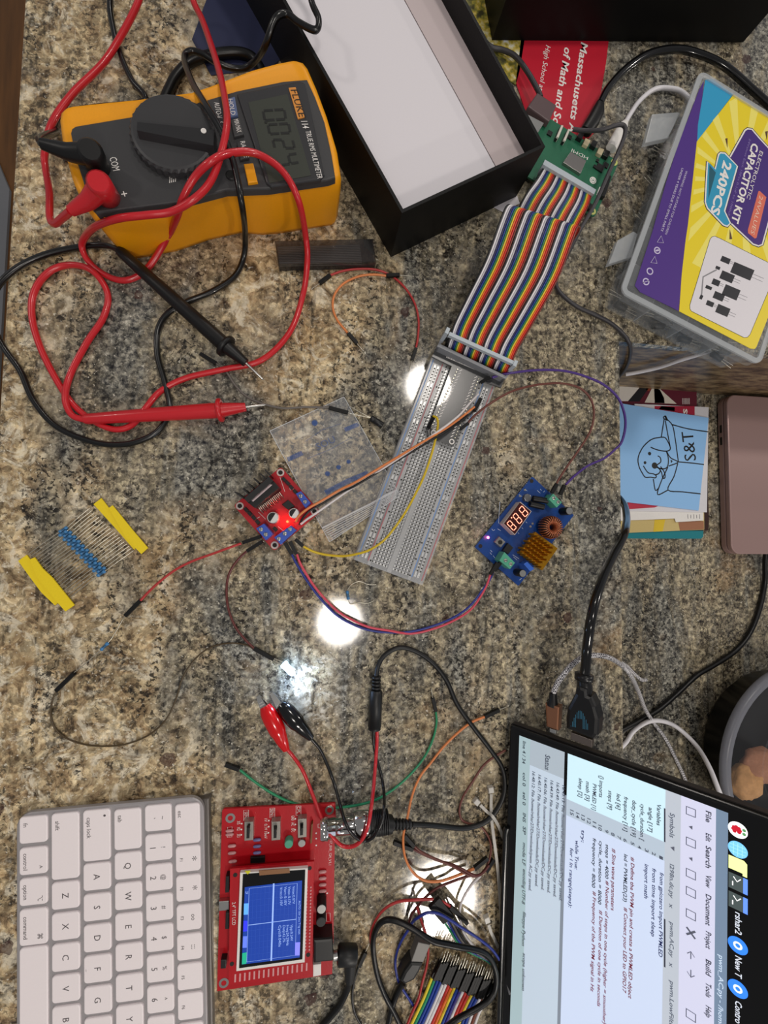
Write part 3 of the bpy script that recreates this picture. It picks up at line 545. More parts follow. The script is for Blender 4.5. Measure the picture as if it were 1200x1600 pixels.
# ================================================================== MOTOR DRIVER
K8 = crop(350, 720, 8)
t = T('motor_driver_module', 'red motor driver module with black heatsink, blue screw terminals and glowing red LED', 'circuit board', (-58.27, 17.0, 0), .71232)
redpcb = mat('pcb_red', '#b3101f', .35, bump=.1, var=.1)
t.part('circuit_board', MB().prism([(x + 18.5, y - 18.5) for x, y in rrect(43, 43, 2)], 2.4, 4), redpcb)
for x, y in ((0, 0), (37, 0), (0, -37), (37, -37)): t.part('mounting_ring', MB().ring((x, y), 1.6, 2.7, 3.9, 4.12), mat('ring_pale', '#c9b9b4', .4)); 
mb = MB()
for x, y in ((0, 0), (37, 0), (0, -37), (37, -37)): mb.lathe([(1.6, 0), (1.6, .1)], (x, y, 4.0), n=16)
t.part('mounting_hole', mb, mat('hole_black', '#1a1210', .7))
hs = mat('heatsink_black', '#141415', .5)
o = pbox(t, 'heatsink', [(248, 470), (562, 195), (615, 250), (300, 525)], 4, 24, hs, K8, bev=.2)
for a, b in (((130, 385), (240, 465)), ((235, 345), (305, 415)), ((300, 282), (368, 352)), ((370, 215), (436, 282)), ((455, 160), (522, 226)), ((513, 112), (580, 185))):
    p0, p1 = t.at(*K8(*a), 22), t.at(*K8(*b), 22); bar(t, 'heatsink_fin', p0, p1, .9, 17, hs).parent = o
o = pbox(t, 'driver_chip', [(300, 525), (615, 250), (690, 335), (385, 590)], 4, 20, dk, K8)
pbox(t, 'chip_tab', [(330, 492), (570, 285), (605, 300), (362, 512)], 20, 20.4, mat('tab_metal', '#d9c3c6', .3, .5), K8, o)
mb = MB()
for i in range(8):
    for dz, dx in ((0, 0), (1, 1)):
        if dx and i == 7: continue
        a = lerp((435, 585), (700, 385), (i + dx * .5) / 7.3); b = (a[0] + 60 - dx * 14, a[1] + 72 - dx * 16)
        p, q_ = t.at(*K8(*a), 10), t.at(*K8(*b), 4.6); mb.tube([p, (p + q_) / 2 + V((0, 0, 2.5)), q_], .38, 6)
t.part('chip_leads', mb, pinm)
bluet = mat('terminal_blue', '#2e52b4', .4)
terminal(t, [(895, 410), (962, 378), (1085, 525), (1018, 592)], ((958, 440), (1013, 512)), 4, 13, bluet, K8)
terminal(t, [(400, 845), (498, 785), (608, 915), (520, 995)], ((462, 858), (522, 920)), 4, 13, bluet, K8)
terminal(t, [(625, 958), (835, 808), (903, 868), (708, 1048)], ((685, 975), (760, 910), (825, 855)), 4, 13, bluet, K8)
can(t, (610, 710), 4.0, 4, 12, K8, whsm, whsm); can(t, (872, 655), 3.6, 4, 12, K8, whsm, whsm)
for c, r, a0 in (((610, 710), 3.4, .3), ((872, 655), 3.0, .3)):
    q = t.at(*K8(*c), 12.3); t.part('capacitor_mark', MB().prism([(q.x + r * math.cos(a0 + k * math.pi / 10), q.y + r * math.sin(a0 + k * math.pi / 10)) for k in range(11)], 12.14, 12.25), blk)
pbox(t, 'regulator', [(722, 548), (800, 488), (882, 565), (802, 615)], 4, 7, dk, K8)
q = t.at(*K8(792, 760), 5); t.part('indicator_lamp', MB().lathe([(.9, 0), (.9, .9), (.5, 1.3)], (q.x, q.y, 4), n=12), mat('led_red_lit', '#ff3018', .3, emit=14, ecol='#ff2a14'), label='glowing red indicator')
def glow(t, p, col, e, r=.0012):
    l = bpy.data.lights.new('lamp_glow', 'POINT'); l.energy = e; l.color = col; l.shadow_soft_size = r; o = bpy.data.objects.new('lamp_glow', l); C.objects.link(o); o.parent = t.e; o.location = V(p) * K
glow(t, (q.x, q.y, 8.5), (1, .05, .02), .0028)
for c in ((748, 232), (795, 278), (840, 330), (890, 385), (275, 612), (322, 660), (372, 712), (420, 765), (640, 852)): q = t.at(*K8(*c), 5); t.part('diode', MB().box(q.x, q.y, 4, 3.4, 2.4, 5.2, rot=1.6, bev=.2), dk)
t.part('silkscreen', flatmarks([[(700, 205), (760, 385)], [(430, 640), (520, 730)], [(675, 820), (770, 900)], [(560, 960), (600, 930)], [(390, 730), (450, 700)], [(815, 335), (830, 365), (870, 350)]], 4.1, .25, t, K8), white_ink)
# ================================================================== BOOST CONVERTER
S7 = crop(740, 730, 7.0588); S20 = crop(775, 775, 20)
A_, B_, C_ = P(742.1, 854.7, 2.6), P(830.7, 743.5, 2.6), P(810.1, 915.6, 2.6)
av = math.atan2(C_.y - A_.y, C_.x - A_.x)
t = T('boost_converter_module', 'blue voltage converter module with red digits, copper coil and gold pin heatsink', 'circuit board', (A_.x, A_.y, 0), av)
bW, bL_ = (C_ - A_).length, (B_ - A_).length
t.part('circuit_board', MB().prism([(x + bW / 2, y + bL_ / 2) for x, y in rrect(bW, bL_, .6)], 1, 2.6), mat('pcb_blue', '#123f86', .3, bump=.1, var=.1))
fr = t.part('display_body', MB().prism(t.pl([(813, 784), (786.5, 818), (804.5, 836), (830.5, 799)], 10), 2.6, 10), mat('display_side', '#c9bab4', .5))
t.part('display_face', MB().prism(t.pl([(812.5, 785), (787.3, 818), (804.5, 834.8), (829.5, 799)], 10.1), 9.9, 10.1), mat('display_dark', '#3a0a0c', .25), fr)
mb = MB()
for bl, br, tl in (((812, 305), (712, 425), (1010, 540)), ((615, 528), (522, 625), (822, 775)), ((430, 762), (338, 858), (642, 985))):
    f = lambda p: t.at(*S20(*p), 10.2); seg7(mb, '8', f(bl), f(br), f(tl), 10.2, .5)
q = t.at(*S20(485, 680), 10.2); mb.box(q.x, q.y, 10.1, .8, .8, 10.22)
t.part('display_digits', mb, mat('digit_lit', '#ff9c86', .4, emit=2.6, ecol='#ff8468'), fr, 'glowing red numerals')
tc_ = t.at(*S7(885, 662), 14); mb = MB(); mw = MB(); R0_, r0_ = 5.6, 2.5
prof = [(R0_ + r0_ * math.cos(a), 9 + 4.6 * math.sin(a)) for a in [2 * math.pi * k / 14 for k in range(14)]]; prof.append(prof[0])
mb.lathe(prof, (tc_.x, tc_.y, 0), n=40)
for k in range(26):
    a = 2 * math.pi * k / 26 + .1; c_ = V((math.cos(a), math.sin(a), 0)); pts = [V((tc_.x, tc_.y, 9)) + c_ * (R0_ + 3.0 * math.copysign(abs(math.cos(b)) ** .7, math.cos(b))) + V((0, 0, 5.2 * math.copysign(abs(math.sin(b)) ** .7, math.sin(b)))) for b in [2 * math.pi * j / 12 for j in range(13)]]
    mw.tube(pts, .44, 6, cap=False)
o = t.part('coil_core', mb, mat('ferrite', '#1d1714', .5)); t.part('coil_winding', mw, mat('copper_wire', '#b9714e', .3, .6), o)
hp = [S7(*p) for p in ((682, 712), (928, 895), (757, 1138), (503, 945))]; gl2 = mat('gold_anodised', '#c08a1c', .3, .75)
o = t.part('heatsink', MB().prism(t.pl(hp, 5.6), 3, 5.6), gl2); mb = MB()
for i in range(7):
    for j in range(6):
        a = lerp(hp[0], hp[1], (i + .5 * (j % 2) + .3) / 7.3); b = lerp(hp[3], hp[2], (i + .5 * (j % 2) + .3) / 7.3); u = lerp(a, b, (j + .5) / 6); q = t.at(*u, 14)
        q.x -= 0; mb.lathe([(.95, 5.5), (.85, 13.4), (.5, 14)], (q.x, q.y, 0), n=8)
t.part('heatsink_pins', mb, gl2, o)
grt = mat('terminal_green', '#4fa486', .4)
terminal(t, [(340, 935), (458, 1055), (402, 1125), (285, 1028)], ((352, 1028), (408, 1068)), 2.6, 12, grt, S7)
terminal(t, [(880, 292), (975, 388), (918, 445), (830, 352)], ((883, 342), (932, 384)), 2.6, 12, grt, S7)
can(t, (543, 1172), 3.0, 2.6, 12.5, S7); can(t, (1058, 482), 3.2, 2.6, 12.5, S7)
for a, b, r in (((655, 345), (815, 372), 2.3), ((620, 405), (770, 440), 2.4)):
    p, q = t.at(*S7(*a), 7), t.at(*S7(*b), 7); t.part('capacitor', MB().tube([p, q], r, 16), dk)
q = t.at(*S7(600, 338), 6); t.part('coil_small', MB().lathe([(3.2, 2.6), (3.2, 5.8), (2.6, 6)], (q.x, q.y, 0), n=8, smooth=False), mat('coil_grey', '#6b6c70', .35, .5))
pbox(t, 'regulator', [(325, 920), (382, 838), (440, 888), (385, 960)], 2.6, 6, dk, S7)
pbox(t, 'trimmer', [(553, 1068), (592, 1042), (672, 1122), (625, 1150)], 2.6, 10, mat('trimmer_blue', '#2f66cc', .4), S7)
o = pbox(t, 'push_button', [(235, 825), (285, 765), (352, 825), (300, 885)], 2.6, 5.4, mat('button_steel', '#8f8e8c', .35, .6), S7); q = t.at(*S7(297, 828), 6.3); t.part('button_cap', MB().lathe([(1.6, 5.3), (1.6, 6.4)], (q.x, q.y, 0), n=16), dk, o)
q = t.at(*S7(162, 775), 3.5); t.part('indicator_lamp', MB().lathe([(1.0, 0), (1.0, .8), (.5, 1.2)], (q.x, q.y, 2.6), n=12), mat('led_pink_lit', '#ff7d9a', .3, emit=7, ecol='#ff5a8a'), label='glowing pink indicator'); glow(t, (q.x, q.y, 6.5), (1, .1, .25), .0006)
for c in ((75, 870), (640, 152)): q = t.at(*S7(*c), 2.7); t.part('mounting_hole', MB().lathe([(1.6, 0), (1.6, .1)], (q.x, q.y, 2.6), n=14), mat('hole_black', '#1a1210', .7))
segs = [[(200, 680), (215, 700), (235, 690)], [(265, 680), (300, 700)], [(180, 940), (200, 965)], [(185, 915), (205, 935)], [(215, 975), (235, 1000)], [(290, 380), (275, 620)], [(560, 240), (590, 262)], [(700, 255), (735, 285)], [(735, 240), (750, 260)], [(650, 610), (662, 630)], [(575, 600), (590, 615)], [(530, 665), (545, 680)], [(488, 720), (502, 735)], [(770, 275), (785, 260)], [(500, 300), (535, 325)], [(430, 965), (500, 1010)], [(440, 990), (480, 1025)], [(505, 1245), (530, 1225)]]
t.part('silkscreen', flatmarks(segs, 2.7, .35, t, S7), mat('ink_pale', '#b9c7de', .6))
for c in ((570, 250), (515, 318), (630, 655), (655, 622)): q = t.at(*S7(*c), 3); t.part('solder_pad', MB().lathe([(1.1, 0), (.8, .4)], (q.x, q.y, 2.6), n=10), silver)
# ================================================================== RESISTOR STRIP
RS = crop(20, 770, 5.4545); q = P(130, 860, 0)
t = T('resistor_strip', 'strip of blue resistors held between yellow paper tapes', 'resistors', (q.x, q.y, 0))
yt = mat('paper_tape_yellow', '#f2d516', .6)
for z, pts in ((.6, [(685, 97), (752, 45), (900, 235), (1050, 455), (1032, 485), (870, 300)]), (1.5, [(815, 130), (848, 106), (1020, 318), (1150, 470), (1092, 522), (960, 385)]), (.6, [(42, 580), (115, 530), (200, 640), (380, 940), (355, 960), (240, 850), (150, 730)]), (1.5, [(140, 570), (182, 550), (250, 645), (330, 720), (522, 958), (445, 1012), (350, 905), (200, 720)])):
    t.part('paper_tape', MB().prism(t.pl(pts, z + .8, RS), z - .4, z + .5), yt)
rb = mat('resistor_blue', '#3f7fb4', .35); rbl = mat('resistor_cap', '#8cc4dd', .35)
def resistor(t, parent, pts, c0, c1, name='resistor'):
    """lead path with the body between c0 and c1 (local points)"""
    mb = MB(); mb.tube(pts, .28, 6, mi=1); c0, c1 = V(c0), V(c1); d = c1 - c0
    mb.tube([c0, c0 + d * .06, c0 + d * .24, c0 + d * .32, c0 + d * .68, c0 + d * .76, c0 + d * .94, c1], [.5, 1.15, 1.2, .95, .95, 1.2, 1.15, .5], 10, mi=0)
    for k in (.36, .46, .56, .66): mb.tube([c0 + d * k, c0 + d * (k + .04)], 1.0, 10, mi=2)
    return mb
for i in range(20):
    Lp_ = (135 + i * 18.7, 522 + i * 19.5); Rp_ = (655 + i * 19.7, 132 + i * 19); bc = (425 + i * 18, 318 + i * 19); o_ = -10 if i % 2 else 10
    z = 1.6 + (i % 2) * .8; g_ = lambda x, y, z: t.at(*RS(x, y), z)
    c0, c1 = g_(bc[0] - 40 + o_, bc[1] + 25 - o_ * .6, z), g_(bc[0] + 32 + o_, bc[1] - 20 - o_ * .6, z)
    t.part('resistor', resistor(t, None, [g_(*Lp_, 1), (g_(*Lp_, 1) * .5 + c0 * .5) + V((0, 0, .6)), c0, c1, (g_(*Rp_, 1) * .5 + c1 * .5) + V((0, 0, .6)), g_(*Rp_, 1)], c0, c1), [rb, pinm, dk])
# ================================================================== JUMPER WIRES
wm = {n: mat('wire_' + n, c, .38) for n, c in (('red', '#b53232'), ('darkred', '#5d2420'), ('brown', '#6b3a30'), ('blue', '#24348c'), ('yellow', '#d8b91c'), ('orange', '#e0854a'), ('white', '#ded8d8'), ('black', '#161616'), ('purple', '#45277e'), ('grey', '#6b6560'), ('green', '#1f8a5c'), ('olive', '#4a3a20'), ('pink', '#d8485c'))}
def jumper(label, pts, col, ends=(), r=.86, group=None, name='jumper_wire'):
    c = P(*pts[len(pts) // 2]); t = T(name, label, 'jumper wire', (c.x, c.y, 0), group=group)
    t.part('wire', MB().tube(spline([t.inv @ P(*p) for p in pts], 7), r, 8), wm[col])
    for e in ends:
        a, b = loc(t, *e[0]), loc(t, *e[1]); d = (b - a).normalized()
        o = t.part('connector', conn(a, b), mat('socket_black', '#0e0e0f', .5, spec=.3))
        if len(e) > 2: t.part('pin', MB().tube([b, loc(t, *e[2])], .32, 6), pinm, o)
    return t
def conn(a, b, w_=2.5):
    d = (b - a).normalized(); n1 = V((-d.y, d.x, 0)).normalized() * w_ / 2; n2 = d.cross(n1).normalized() * w_ / 2; mb = MB()
    mb.hexa([a - n1 - n2, a + n1 - n2, a + n1 + n2, a - n1 + n2], [b - n1 - n2, b + n1 - n2, b + n1 + n2, b - n1 + n2]); bmesh.ops.recalc_face_normals(mb.bm, faces=mb.bm.faces); return mb
def z3(pts, z): return [(x, y, (z[i] if isinstance(z, (list, tuple)) else z)) for i, (x, y) in enumerate(pts)]
jumper('red jumper wire from the motor driver towards the loose resistor', z3([(377, 849), (352, 858), (333, 865), (300, 877), (273, 891), (247, 911), (230, 927), (220, 938)], [8, 8, 7, 6, 5, 4, 3, 2.5]), 'red', [((379, 848, 8), (408, 838, 9)), ((220, 938, 2), (196, 962, 1.6), (192, 968, 1))])
jumper('dark red jumper wire from the motor driver down to the lit LED', z3([(386, 861), (376, 870), (364, 885), (356, 903), (354, 927), (357, 952), (367, 978), (382, 998), (397, 1013)], [8, 7, 6, 5, 4, 4, 3, 3, 3]), 'darkred', [((386, 861, 8), (410, 846, 9)), ((397, 1013, 3), (428, 1030, 4))])
bp_ = [(456, 866), (463, 880), (474, 898), (488, 919), (505, 940), (526, 961), (550, 975), (575, 984), (605, 988), (642, 987), (680, 977), (712, 963), (735, 946), (754, 922), (765, 906), (771, 893)]
zz = [7, 7, 6, 5, 4, 3, 2, 2, 2, 2, 3, 4, 5, 7, 8, 8]
jumper('blue jumper wire curving from the motor driver to the blue converter module', z3(bp_, zz), 'blue', [((456, 866, 7), (445, 848, 8)), ((772, 892, 8), (783, 877, 8))])
rp_ = [(464, 866), (468, 878), (478, 896), (492, 917), (510, 938), (530, 957), (553, 970), (577, 980), (606, 985), (643, 990), (682, 981), (714, 967), (737, 951), (752, 930), (761, 913), (766, 898)]
jumper('pinkish red jumper wire twisted along the blue one to the converter module', z3(rp_, [8, 8, 7, 6, 5, 4, 4, 4, 4, 2, 3, 4, 5, 7, 8, 8]), 'pink', [((463, 866, 8), (453, 846, 9)), ((766, 898, 8.2), (777, 879, 9))])
jumper('yellow jumper wire arcing from the motor driver over the breadboard', z3([(474, 854), (490, 862), (510, 867), (535, 869), (556, 866), (578, 859), (600, 844), (620, 820), (636, 796), (650, 770), (662, 745), (672, 717), (679, 692), (684, 667), (683, 654), (677, 650)], [6, 5, 5, 7, 11, 14, 17, 20, 21, 22, 22, 22, 22, 22, 22, 20]), 'yellow', [((473, 853, 6), (462, 843, 8)), ((677, 652, 20), (669, 668, 13))])
tri = [(462, 815), (467, 806), (482, 794), (505, 781), (532, 765), (551, 756), (575, 742), (600, 727), (625, 712), (650, 697), (675, 682), (700, 667), (722, 651), (741, 636)]
tz = [9, 12, 14, 15, 17, 20, 23, 25, 26, 26, 26, 25, 22, 17]
jumper('orange jumper wire from the motor driver across the breadboard', z3(tri, tz), 'orange', r=.85)
jumper('black jumper wire running under the orange one across the breadboard', z3([(x + (2 if i > 1 else 6), y + 4) for i, (x, y) in enumerate(tri)], [z - 2.5 for z in tz]), 'black', [((741, 642, 15), (751, 623, 13))], r=.8)
jumper('white jumper wire emerging above the orange one on the breadboard', z3([(470, 819), (480, 811), (492, 803), (515, 787), (545, 766), (600, 731), (650, 698), (680, 677), (700, 663), (718, 648), (732, 632), (747, 616)], [8, 10, 12, 13, 15, 23, 25, 26, 27, 26, 22, 14]), 'white', r=.8)
jumper('brown jumper wire looping from the breadboard to the blue converter module', z3([(731, 661), (741, 650), (765, 631), (796, 613), (825, 604), (850, 600), (877, 599), (905, 606), (922, 622), (928, 644), (923, 672), (905, 702), (888, 726), (873, 749), (869, 757)], [15, 17, 20, 20, 18, 16, 14, 12, 10, 9, 9, 9, 9, 10, 10]), 'brown', [((732, 661, 15), (720, 670, 13)), ((870, 756, 10), (862, 770, 9))])
jumper('purple jumper wire looping past the slab edge to the converter module', z3([(769, 590), (785, 585), (804, 582), (830, 579), (856, 578), (884, 580), (914, 588), (943, 601), (965, 621), (975, 644), (977, 667), (971, 691), (960, 703), (944, 716), (918, 728), (897, 744), (884, 757)], [17, 18, 20, 20, 20, 20, 18, 16, 14, 13, 12, 11, 10, 10, 9, 9, 10]), 'purple', [((766, 589, 17), (751, 598, 13)), ((882, 758, 10), (875, 773, 9))], r=.95)
jumper('short orange jumper wire hooked beside the smoky lead case', z3([(603, 431), (583, 429), (560, 432), (537, 443), (523, 460), (520, 480), (527, 500), (543, 520)], [3, 3, 2, 2, 2, 2, 2, 2]), 'orange', [((604, 431, 3), (624, 430, 3), (641, 431, 2)), ((544, 521, 2), (558, 537, 1.6), (568, 549, 1))])
jumper('short red jumper wire arching from the smoky lead case towards the breadboard', z3([(516, 430), (537, 423), (563, 420), (590, 422), (613, 432), (633, 450), (648, 474), (654, 500), (653, 527), (650, 544)], [2, 2, 2, 2.5, 1.6, 2, 2, 2, 2, 2]), 'red', [((516, 430, 2), (499, 443, 1.6), (486, 452, 1)), ((650, 544, 2), (644, 563, 1.6), (639, 580, 1))])
jumper('grey jumper wire passing under the probe tips to the small capacitor', z3([(338, 568), (353, 580), (366, 600), (382, 617), (400, 627), (422, 634), (445, 638), (477, 636), (514, 637)], 1.6), 'grey', [((338, 568, 1.6), (313, 553, 1.6)), ((514, 637, 2.2), (544, 645, 2.4))])
jumper('thin olive brown wire wandering from the loose resistor to the lit LED', z3([(88, 1080), (81, 1098), (80, 1122), (90, 1143), (112, 1157), (145, 1165), (190, 1164), (230, 1150), (258, 1126), (274, 1095), (285, 1060), (303, 1032), (328, 1012), (358, 1005), (385, 1008), (398, 1016)], 1), 'olive', [((88, 1079, 1.6), (116, 1052, 1.6))], r=.55)
jumper('green jumper wire with both ends bare of sockets, passing under the oscilloscope board', z3([(375, 1203), (399, 1222), (428, 1241), (459, 1255), (498, 1262), (537, 1261), (575, 1254), (605, 1240), (635, 1216), (661, 1186), (676, 1156), (682, 1130), (681, 1112)], [2, 2, 2, 1.2, 1.2, 1.2, 2, 2, 2, 2, 2, 2, 2]), 'green', [((374, 1202, 2), (352, 1194, 2)), ((681, 1111, 2), (676, 1090, 2), (674, 1076, 1.4))])
jumper('orange jumper wire curving from the monitor corner past the scope cable', z3([(757, 1120), (736, 1129), (714, 1146), (692, 1168), (673, 1192), (656, 1214), (644, 1243), (636, 1280), (631, 1300), (630, 1318), (633, 1339), (641, 1357), (653, 1370), (669, 1377), (691, 1376), (720, 1366), (741, 1357)], [2, 2, 2, 2, 2, 2, 4, 13, 13, 9, 6, 4, 4, 5, 6, 6, 6]), 'orange', [((757, 1120, 2), (780, 1109, 1.6), (791, 1105, 1)), ((741, 1357, 6), (762, 1340, 5))], r=.9)
jumper('dark brown jumper wire coiling from behind the monitor to a pair of sockets', z3([(790, 1172), (770, 1184), (754, 1198), (738, 1222), (724, 1244), (718, 1264), (721, 1280), (733, 1287), (748, 1290), (760, 1302), (767, 1320), (765, 1341), (758, 1358), (747, 1368), (732, 1367), (706, 1353), (678, 1341), (658, 1331), (647, 1322)], [2, 2, 2, 2, 2, 2, 2, 1, 2, 2, 3, 4, 5, 7, 8, 6, 4, 3, 3]), 'brown', [((647, 1322, 3), (632, 1305, 3))])
jumper('rust brown jumper wire beside the dark brown one, ending in a long socket', z3([(646, 1327), (662, 1335), (683, 1344), (704, 1350), (722, 1358), (742, 1368), (754, 1364), (764, 1352)], [3, 3, 4, 5, 8, 9, 8, 6]), 'darkred', [((645, 1327, 3), (615, 1316, 3)), ((759, 1362, 6), (771, 1342, 4))], r=.85)
jumper('white jumper wire dropping from the coiled brown wires to the ribbon pins', z3([(751, 1368), (738, 1381), (725, 1401), (719, 1418), (719, 1436), (724, 1456), (733, 1470), (744, 1482)], [7, 5, 4, 4, 5, 6, 6, 5]), 'white', r=.9)
jumper('dark red jumper wire slanting below the orange loop', z3([(735, 1368), (716, 1374), (700, 1380), (684, 1387), (669, 1398), (657, 1411), (646, 1425), (640, 1438), (638, 1452)], [5, 5, 4, 4, 4, 4, 3, 3, 3]), 'darkred')
jumper('red jumper wire looping from the black sockets behind the black cable', z3([(677, 1405), (648, 1406), (626, 1408), (610, 1414), (597, 1424), (587, 1438), (581, 1453), (579, 1467), (582, 1482)], [8, 7, 5, 4, 3, 3, 2, 2, 2]), 'red', r=.9)
jumper('red jumper wire running straight down to the rainbow ribbon', z3([(652, 1418), (658, 1438), (664, 1456), (668, 1475), (669, 1492), (666, 1512), (660, 1535), (654, 1560), (645, 1580), (636, 1602)], [8, 8, 7, 5, 4, 3, 3, 4, 4, 4]), 'red', r=.9)
jumper('red jumper wire ending in the separate black socket', z3([(684, 1406), (694, 1410), (703, 1416)], [9, 9, 8]), 'red', [((703, 1416, 8), (730, 1442, 5))])
jumper('bright blue jumper wire sweeping over the black sockets to the monitor', z3([(638, 1452), (646, 1439), (659, 1430), (670, 1426), (686, 1428), (704, 1438), (722, 1450), (738, 1460), (755, 1472), (770, 1485), (784, 1505)], [4, 7, 12, 13, 13, 12, 12, 12, 12, 11, 8]), 'blue', r=.95)
jumper('blue jumper wire bowing left of the metal plug', z3([(640, 1450), (630, 1465), (622, 1482), (618, 1500), (619, 1518), (624, 1537), (634, 1553), (647, 1573)], [5, 3, 2, 2, 2, 2, 2, 2]), 'blue', r=.9)
for k, (c, dx) in enumerate((('green', 0), ('blue', 4), ('grey', 9), ('black', 13))):
    jumper('%s wire of the bundle leaving the black sockets under the black cable' % ('green', 'deep blue', 'grey', 'black')[k], z3([(694 + dx, 1440 - dx * .6), (704 + dx, 1455), (713 + dx, 1470), (724 + dx, 1482), (740 + dx * .6, 1491 - dx * .2), (757, 1499 - dx * .3), (770, 1508 - dx * .5)], [8, 8, 6, 3, 3, 3, 3]), c, [((694 + dx, 1440 - dx * .6, 8), (672 + dx * .9, 1415 - dx * .9, 10))], r=.8)
# ================================================================== LED, LOOSE PARTS
lf = crop(380, 1000, 8.8889)
q = P(452, 1046, 0)
t = T('light_emitting_diode', 'glowing white LED with clear tip lying on the granite near the alligator clips', 'LED', (q.x, q.y, 0))
a, b = loc(t, 443, 1037, 5), loc(t, 460, 1055, 4); d = (b - a)
ledm = mat('led_white_lit', '#dff2ff', .1, emit=3.0, ecol='#bfe4ff')
t.part('led_lens', MB().tube([a, a + d * .12, a + d * .121, a + d * .7, a + d * .9, b], [2.9, 2.9, 2.5, 2.45, 1.7, .3], 18), ledm)
for dx in (-2, 2): t.part('lead', MB().tube([loc(t, 427 + dx * .7, 1030 + dx * -.6, 4.2), a + V((dx * .4, dx * .3, 0))], .3, 6), pinm)
glow(t, b + d * .5 + V((0, 0, 7)), (.42, .62, 1), .034, .002)
q = P(165, 1010, 0); A1 = crop(0, 700, 3)
t = T('loose_resistor', 'single blue resistor lying between the red jumper end and a black socket', 'resistor', (q.x, q.y, 0))
g_ = lambda x, y, z: loc(t, *A1(x, y), z)
t.part('resistor', resistor(t, None, [g_(345, 1055, 1.4), g_(400, 1010, 1.4), g_(440, 975, 1.5), g_(478, 942, 1.6), g_(505, 915, 1.6), g_(522, 895, 1.5), g_(550, 850, 1.2), g_(578, 800, 1)], g_(472, 948, 1.6), g_(508, 912, 1.6)), [rb, pinm, dk])
A2 = crop(320, 700, 4); q = P(545, 932, 0)
t = T('loose_resistor', 'single blue resistor with bent leads below the near end of the breadboard', 'resistor', (q.x, q.y, 0))
g_ = lambda x, y, z: loc(t, *A2(x, y), z)
t.part('resistor', resistor(t, None, spline([g_(1070, 855, 1), g_(1020, 853, 1), g_(965, 834, 1.2), g_(915, 855, 1.4), g_(890, 890, 1.5)], 4) + spline([g_(892, 915, 1.5), g_(898, 950, 1.5), g_(912, 975, 1.2), g_(965, 966, 1), g_(1012, 972, 1), g_(1055, 955, 1)], 4), g_(889, 892, 1.6), g_(898, 948, 1.6)), [rb, pinm, dk])
q = P(585, 655, 0)
t = T('small_capacitor', 'small black electrolytic capacitor lying beside the clear plastic bag corner', 'capacitor', (q.x, q.y, 0))
a, b = loc(t, 579, 653, 3), loc(t, 598, 665, 3); d = (b - a)
t.part('can_body', MB().tube([a, a + d * .05, a + d * .2, a + d * .24, a + d * .3, b - d * .03, b], [2.2, 2.5, 2.5, 2.3, 2.5, 2.5, 2.2], 16), dk)
for s in ((545, 634), (543, 645)): t.part('lead', MB().tube([a, loc(t, (s[0] + 578) / 2, (s[1] + 653) / 2, 3.4), loc(t, *s, 3)], .3, 6), pinm)
# ================================================================== SMOKY LEAD CASE
q = P(508, 395, 0); D6 = crop(420, 360, 6.6667)
t = T('lead_case', 'slim smoky transparent plastic case full of fine dark leads, below the multimeter', 'case', (q.x, q.y, 0), -.02)
cp = t.pl([(60, 105), (1088, 85), (1118, 322), (98, 345)], 9, D6)
t.part('case_body', MB().prism(cp, .3, 9, .7), mat('smoke_plastic', '#3b3635', .15, alpha=.62, coat=.3))
mb = MB()
for k in range(11):
    for zz_ in (2.4, 4.6): mb.tube([V(lerp(cp[0], cp[3], .12 + k * .075) + (zz_,)) * .97, V(lerp(lerp(cp[0], cp[1], .86), lerp(cp[3], cp[2], .86), .12 + k * .075) + (zz_,))], .7, 6)
t.part('leads', mb, mat('graphite', '#6e6a67', .35, .5), label='bundle of fine grey leads')
mb = MB()
for k in range(9):
    u = .90 + k * .010; a, b = lerp(cp[0], cp[1], u), lerp(cp[3], cp[2], u); a, b = lerp(a, b, .02), lerp(a, b, .35 + k * .045); mb.line([a, b], .6, 9.15)
t.part('grip_ribs', mb, mat('rib_dark', '#1d1c1d', .4))
# ================================================================== ZIP BAG
q = P(520, 730, 0); G6 = crop(410, 610, 6)
t = T('zip_bag', 'clear plastic zip bag with faint blue printing lying between motor driver and breadboard', 'bag', (q.x, q.y, 0))
ca, cb, cc, cd = [G6(*p) for p in ((765, 62), (1290, 985), (630, 1420), (70, 380))]
NX, NY = 28, 22; vs = []
def bagz(u, v, px, py):
    e = (px - (552.5 + (875 - py) * .379)) / 14
    base = .5 + max(0, min(1, e)) * 8.9
    return base + .55 * (math.sin(u * 9 + v * 5) * math.sin(v * 8) + 1) * .6 + (1.2 if v > .93 else 0) * math.sin(u * 3.14)
for j in range(NY + 1):
    for i in range(NX + 1):
        u, v = i / NX, j / NY; a, b = lerp(ca, cb, v), lerp(cd, cc, v); p = lerp(b, a, u); q = t.at(*p, bagz(u, v, *p) + .2); vs.append(tuple(q))
n0 = len(vs); vs += [(x, y, z - .18) for x, y, z in vs]; fs = []
for j in range(NY):
    for i in range(NX):
        k = j * (NX + 1) + i; f = [k, k + 1, k + NX + 2, k + NX + 1]; fs += [f, [n0 + x for x in f][::-1]]
bagm = mat('clear_film', '#e4e8ee', .12, alpha=.11, var=.02)
t.part('film', MB()._add(vs, fs, True), bagm)
edge = [V(vs[i]) for i in range(NX + 1)] + [V(vs[j * (NX + 1) + NX]) for j in range(1, NY + 1)] + [V(vs[NY * (NX + 1) + i]) for i in range(NX - 1, -1, -1)] + [V(vs[j * (NX + 1)]) for j in range(NY - 1, -1, -1)]
t.part('film_edge', MB().tube(edge, .28, 5, cap=False), mat('film_edge', '#eef2f6', .2, alpha=.55), label='bright sealed edge of the film')
bi = mat('ink_blue', '#2f5aa0', .5, alpha=.55); mb = MB()
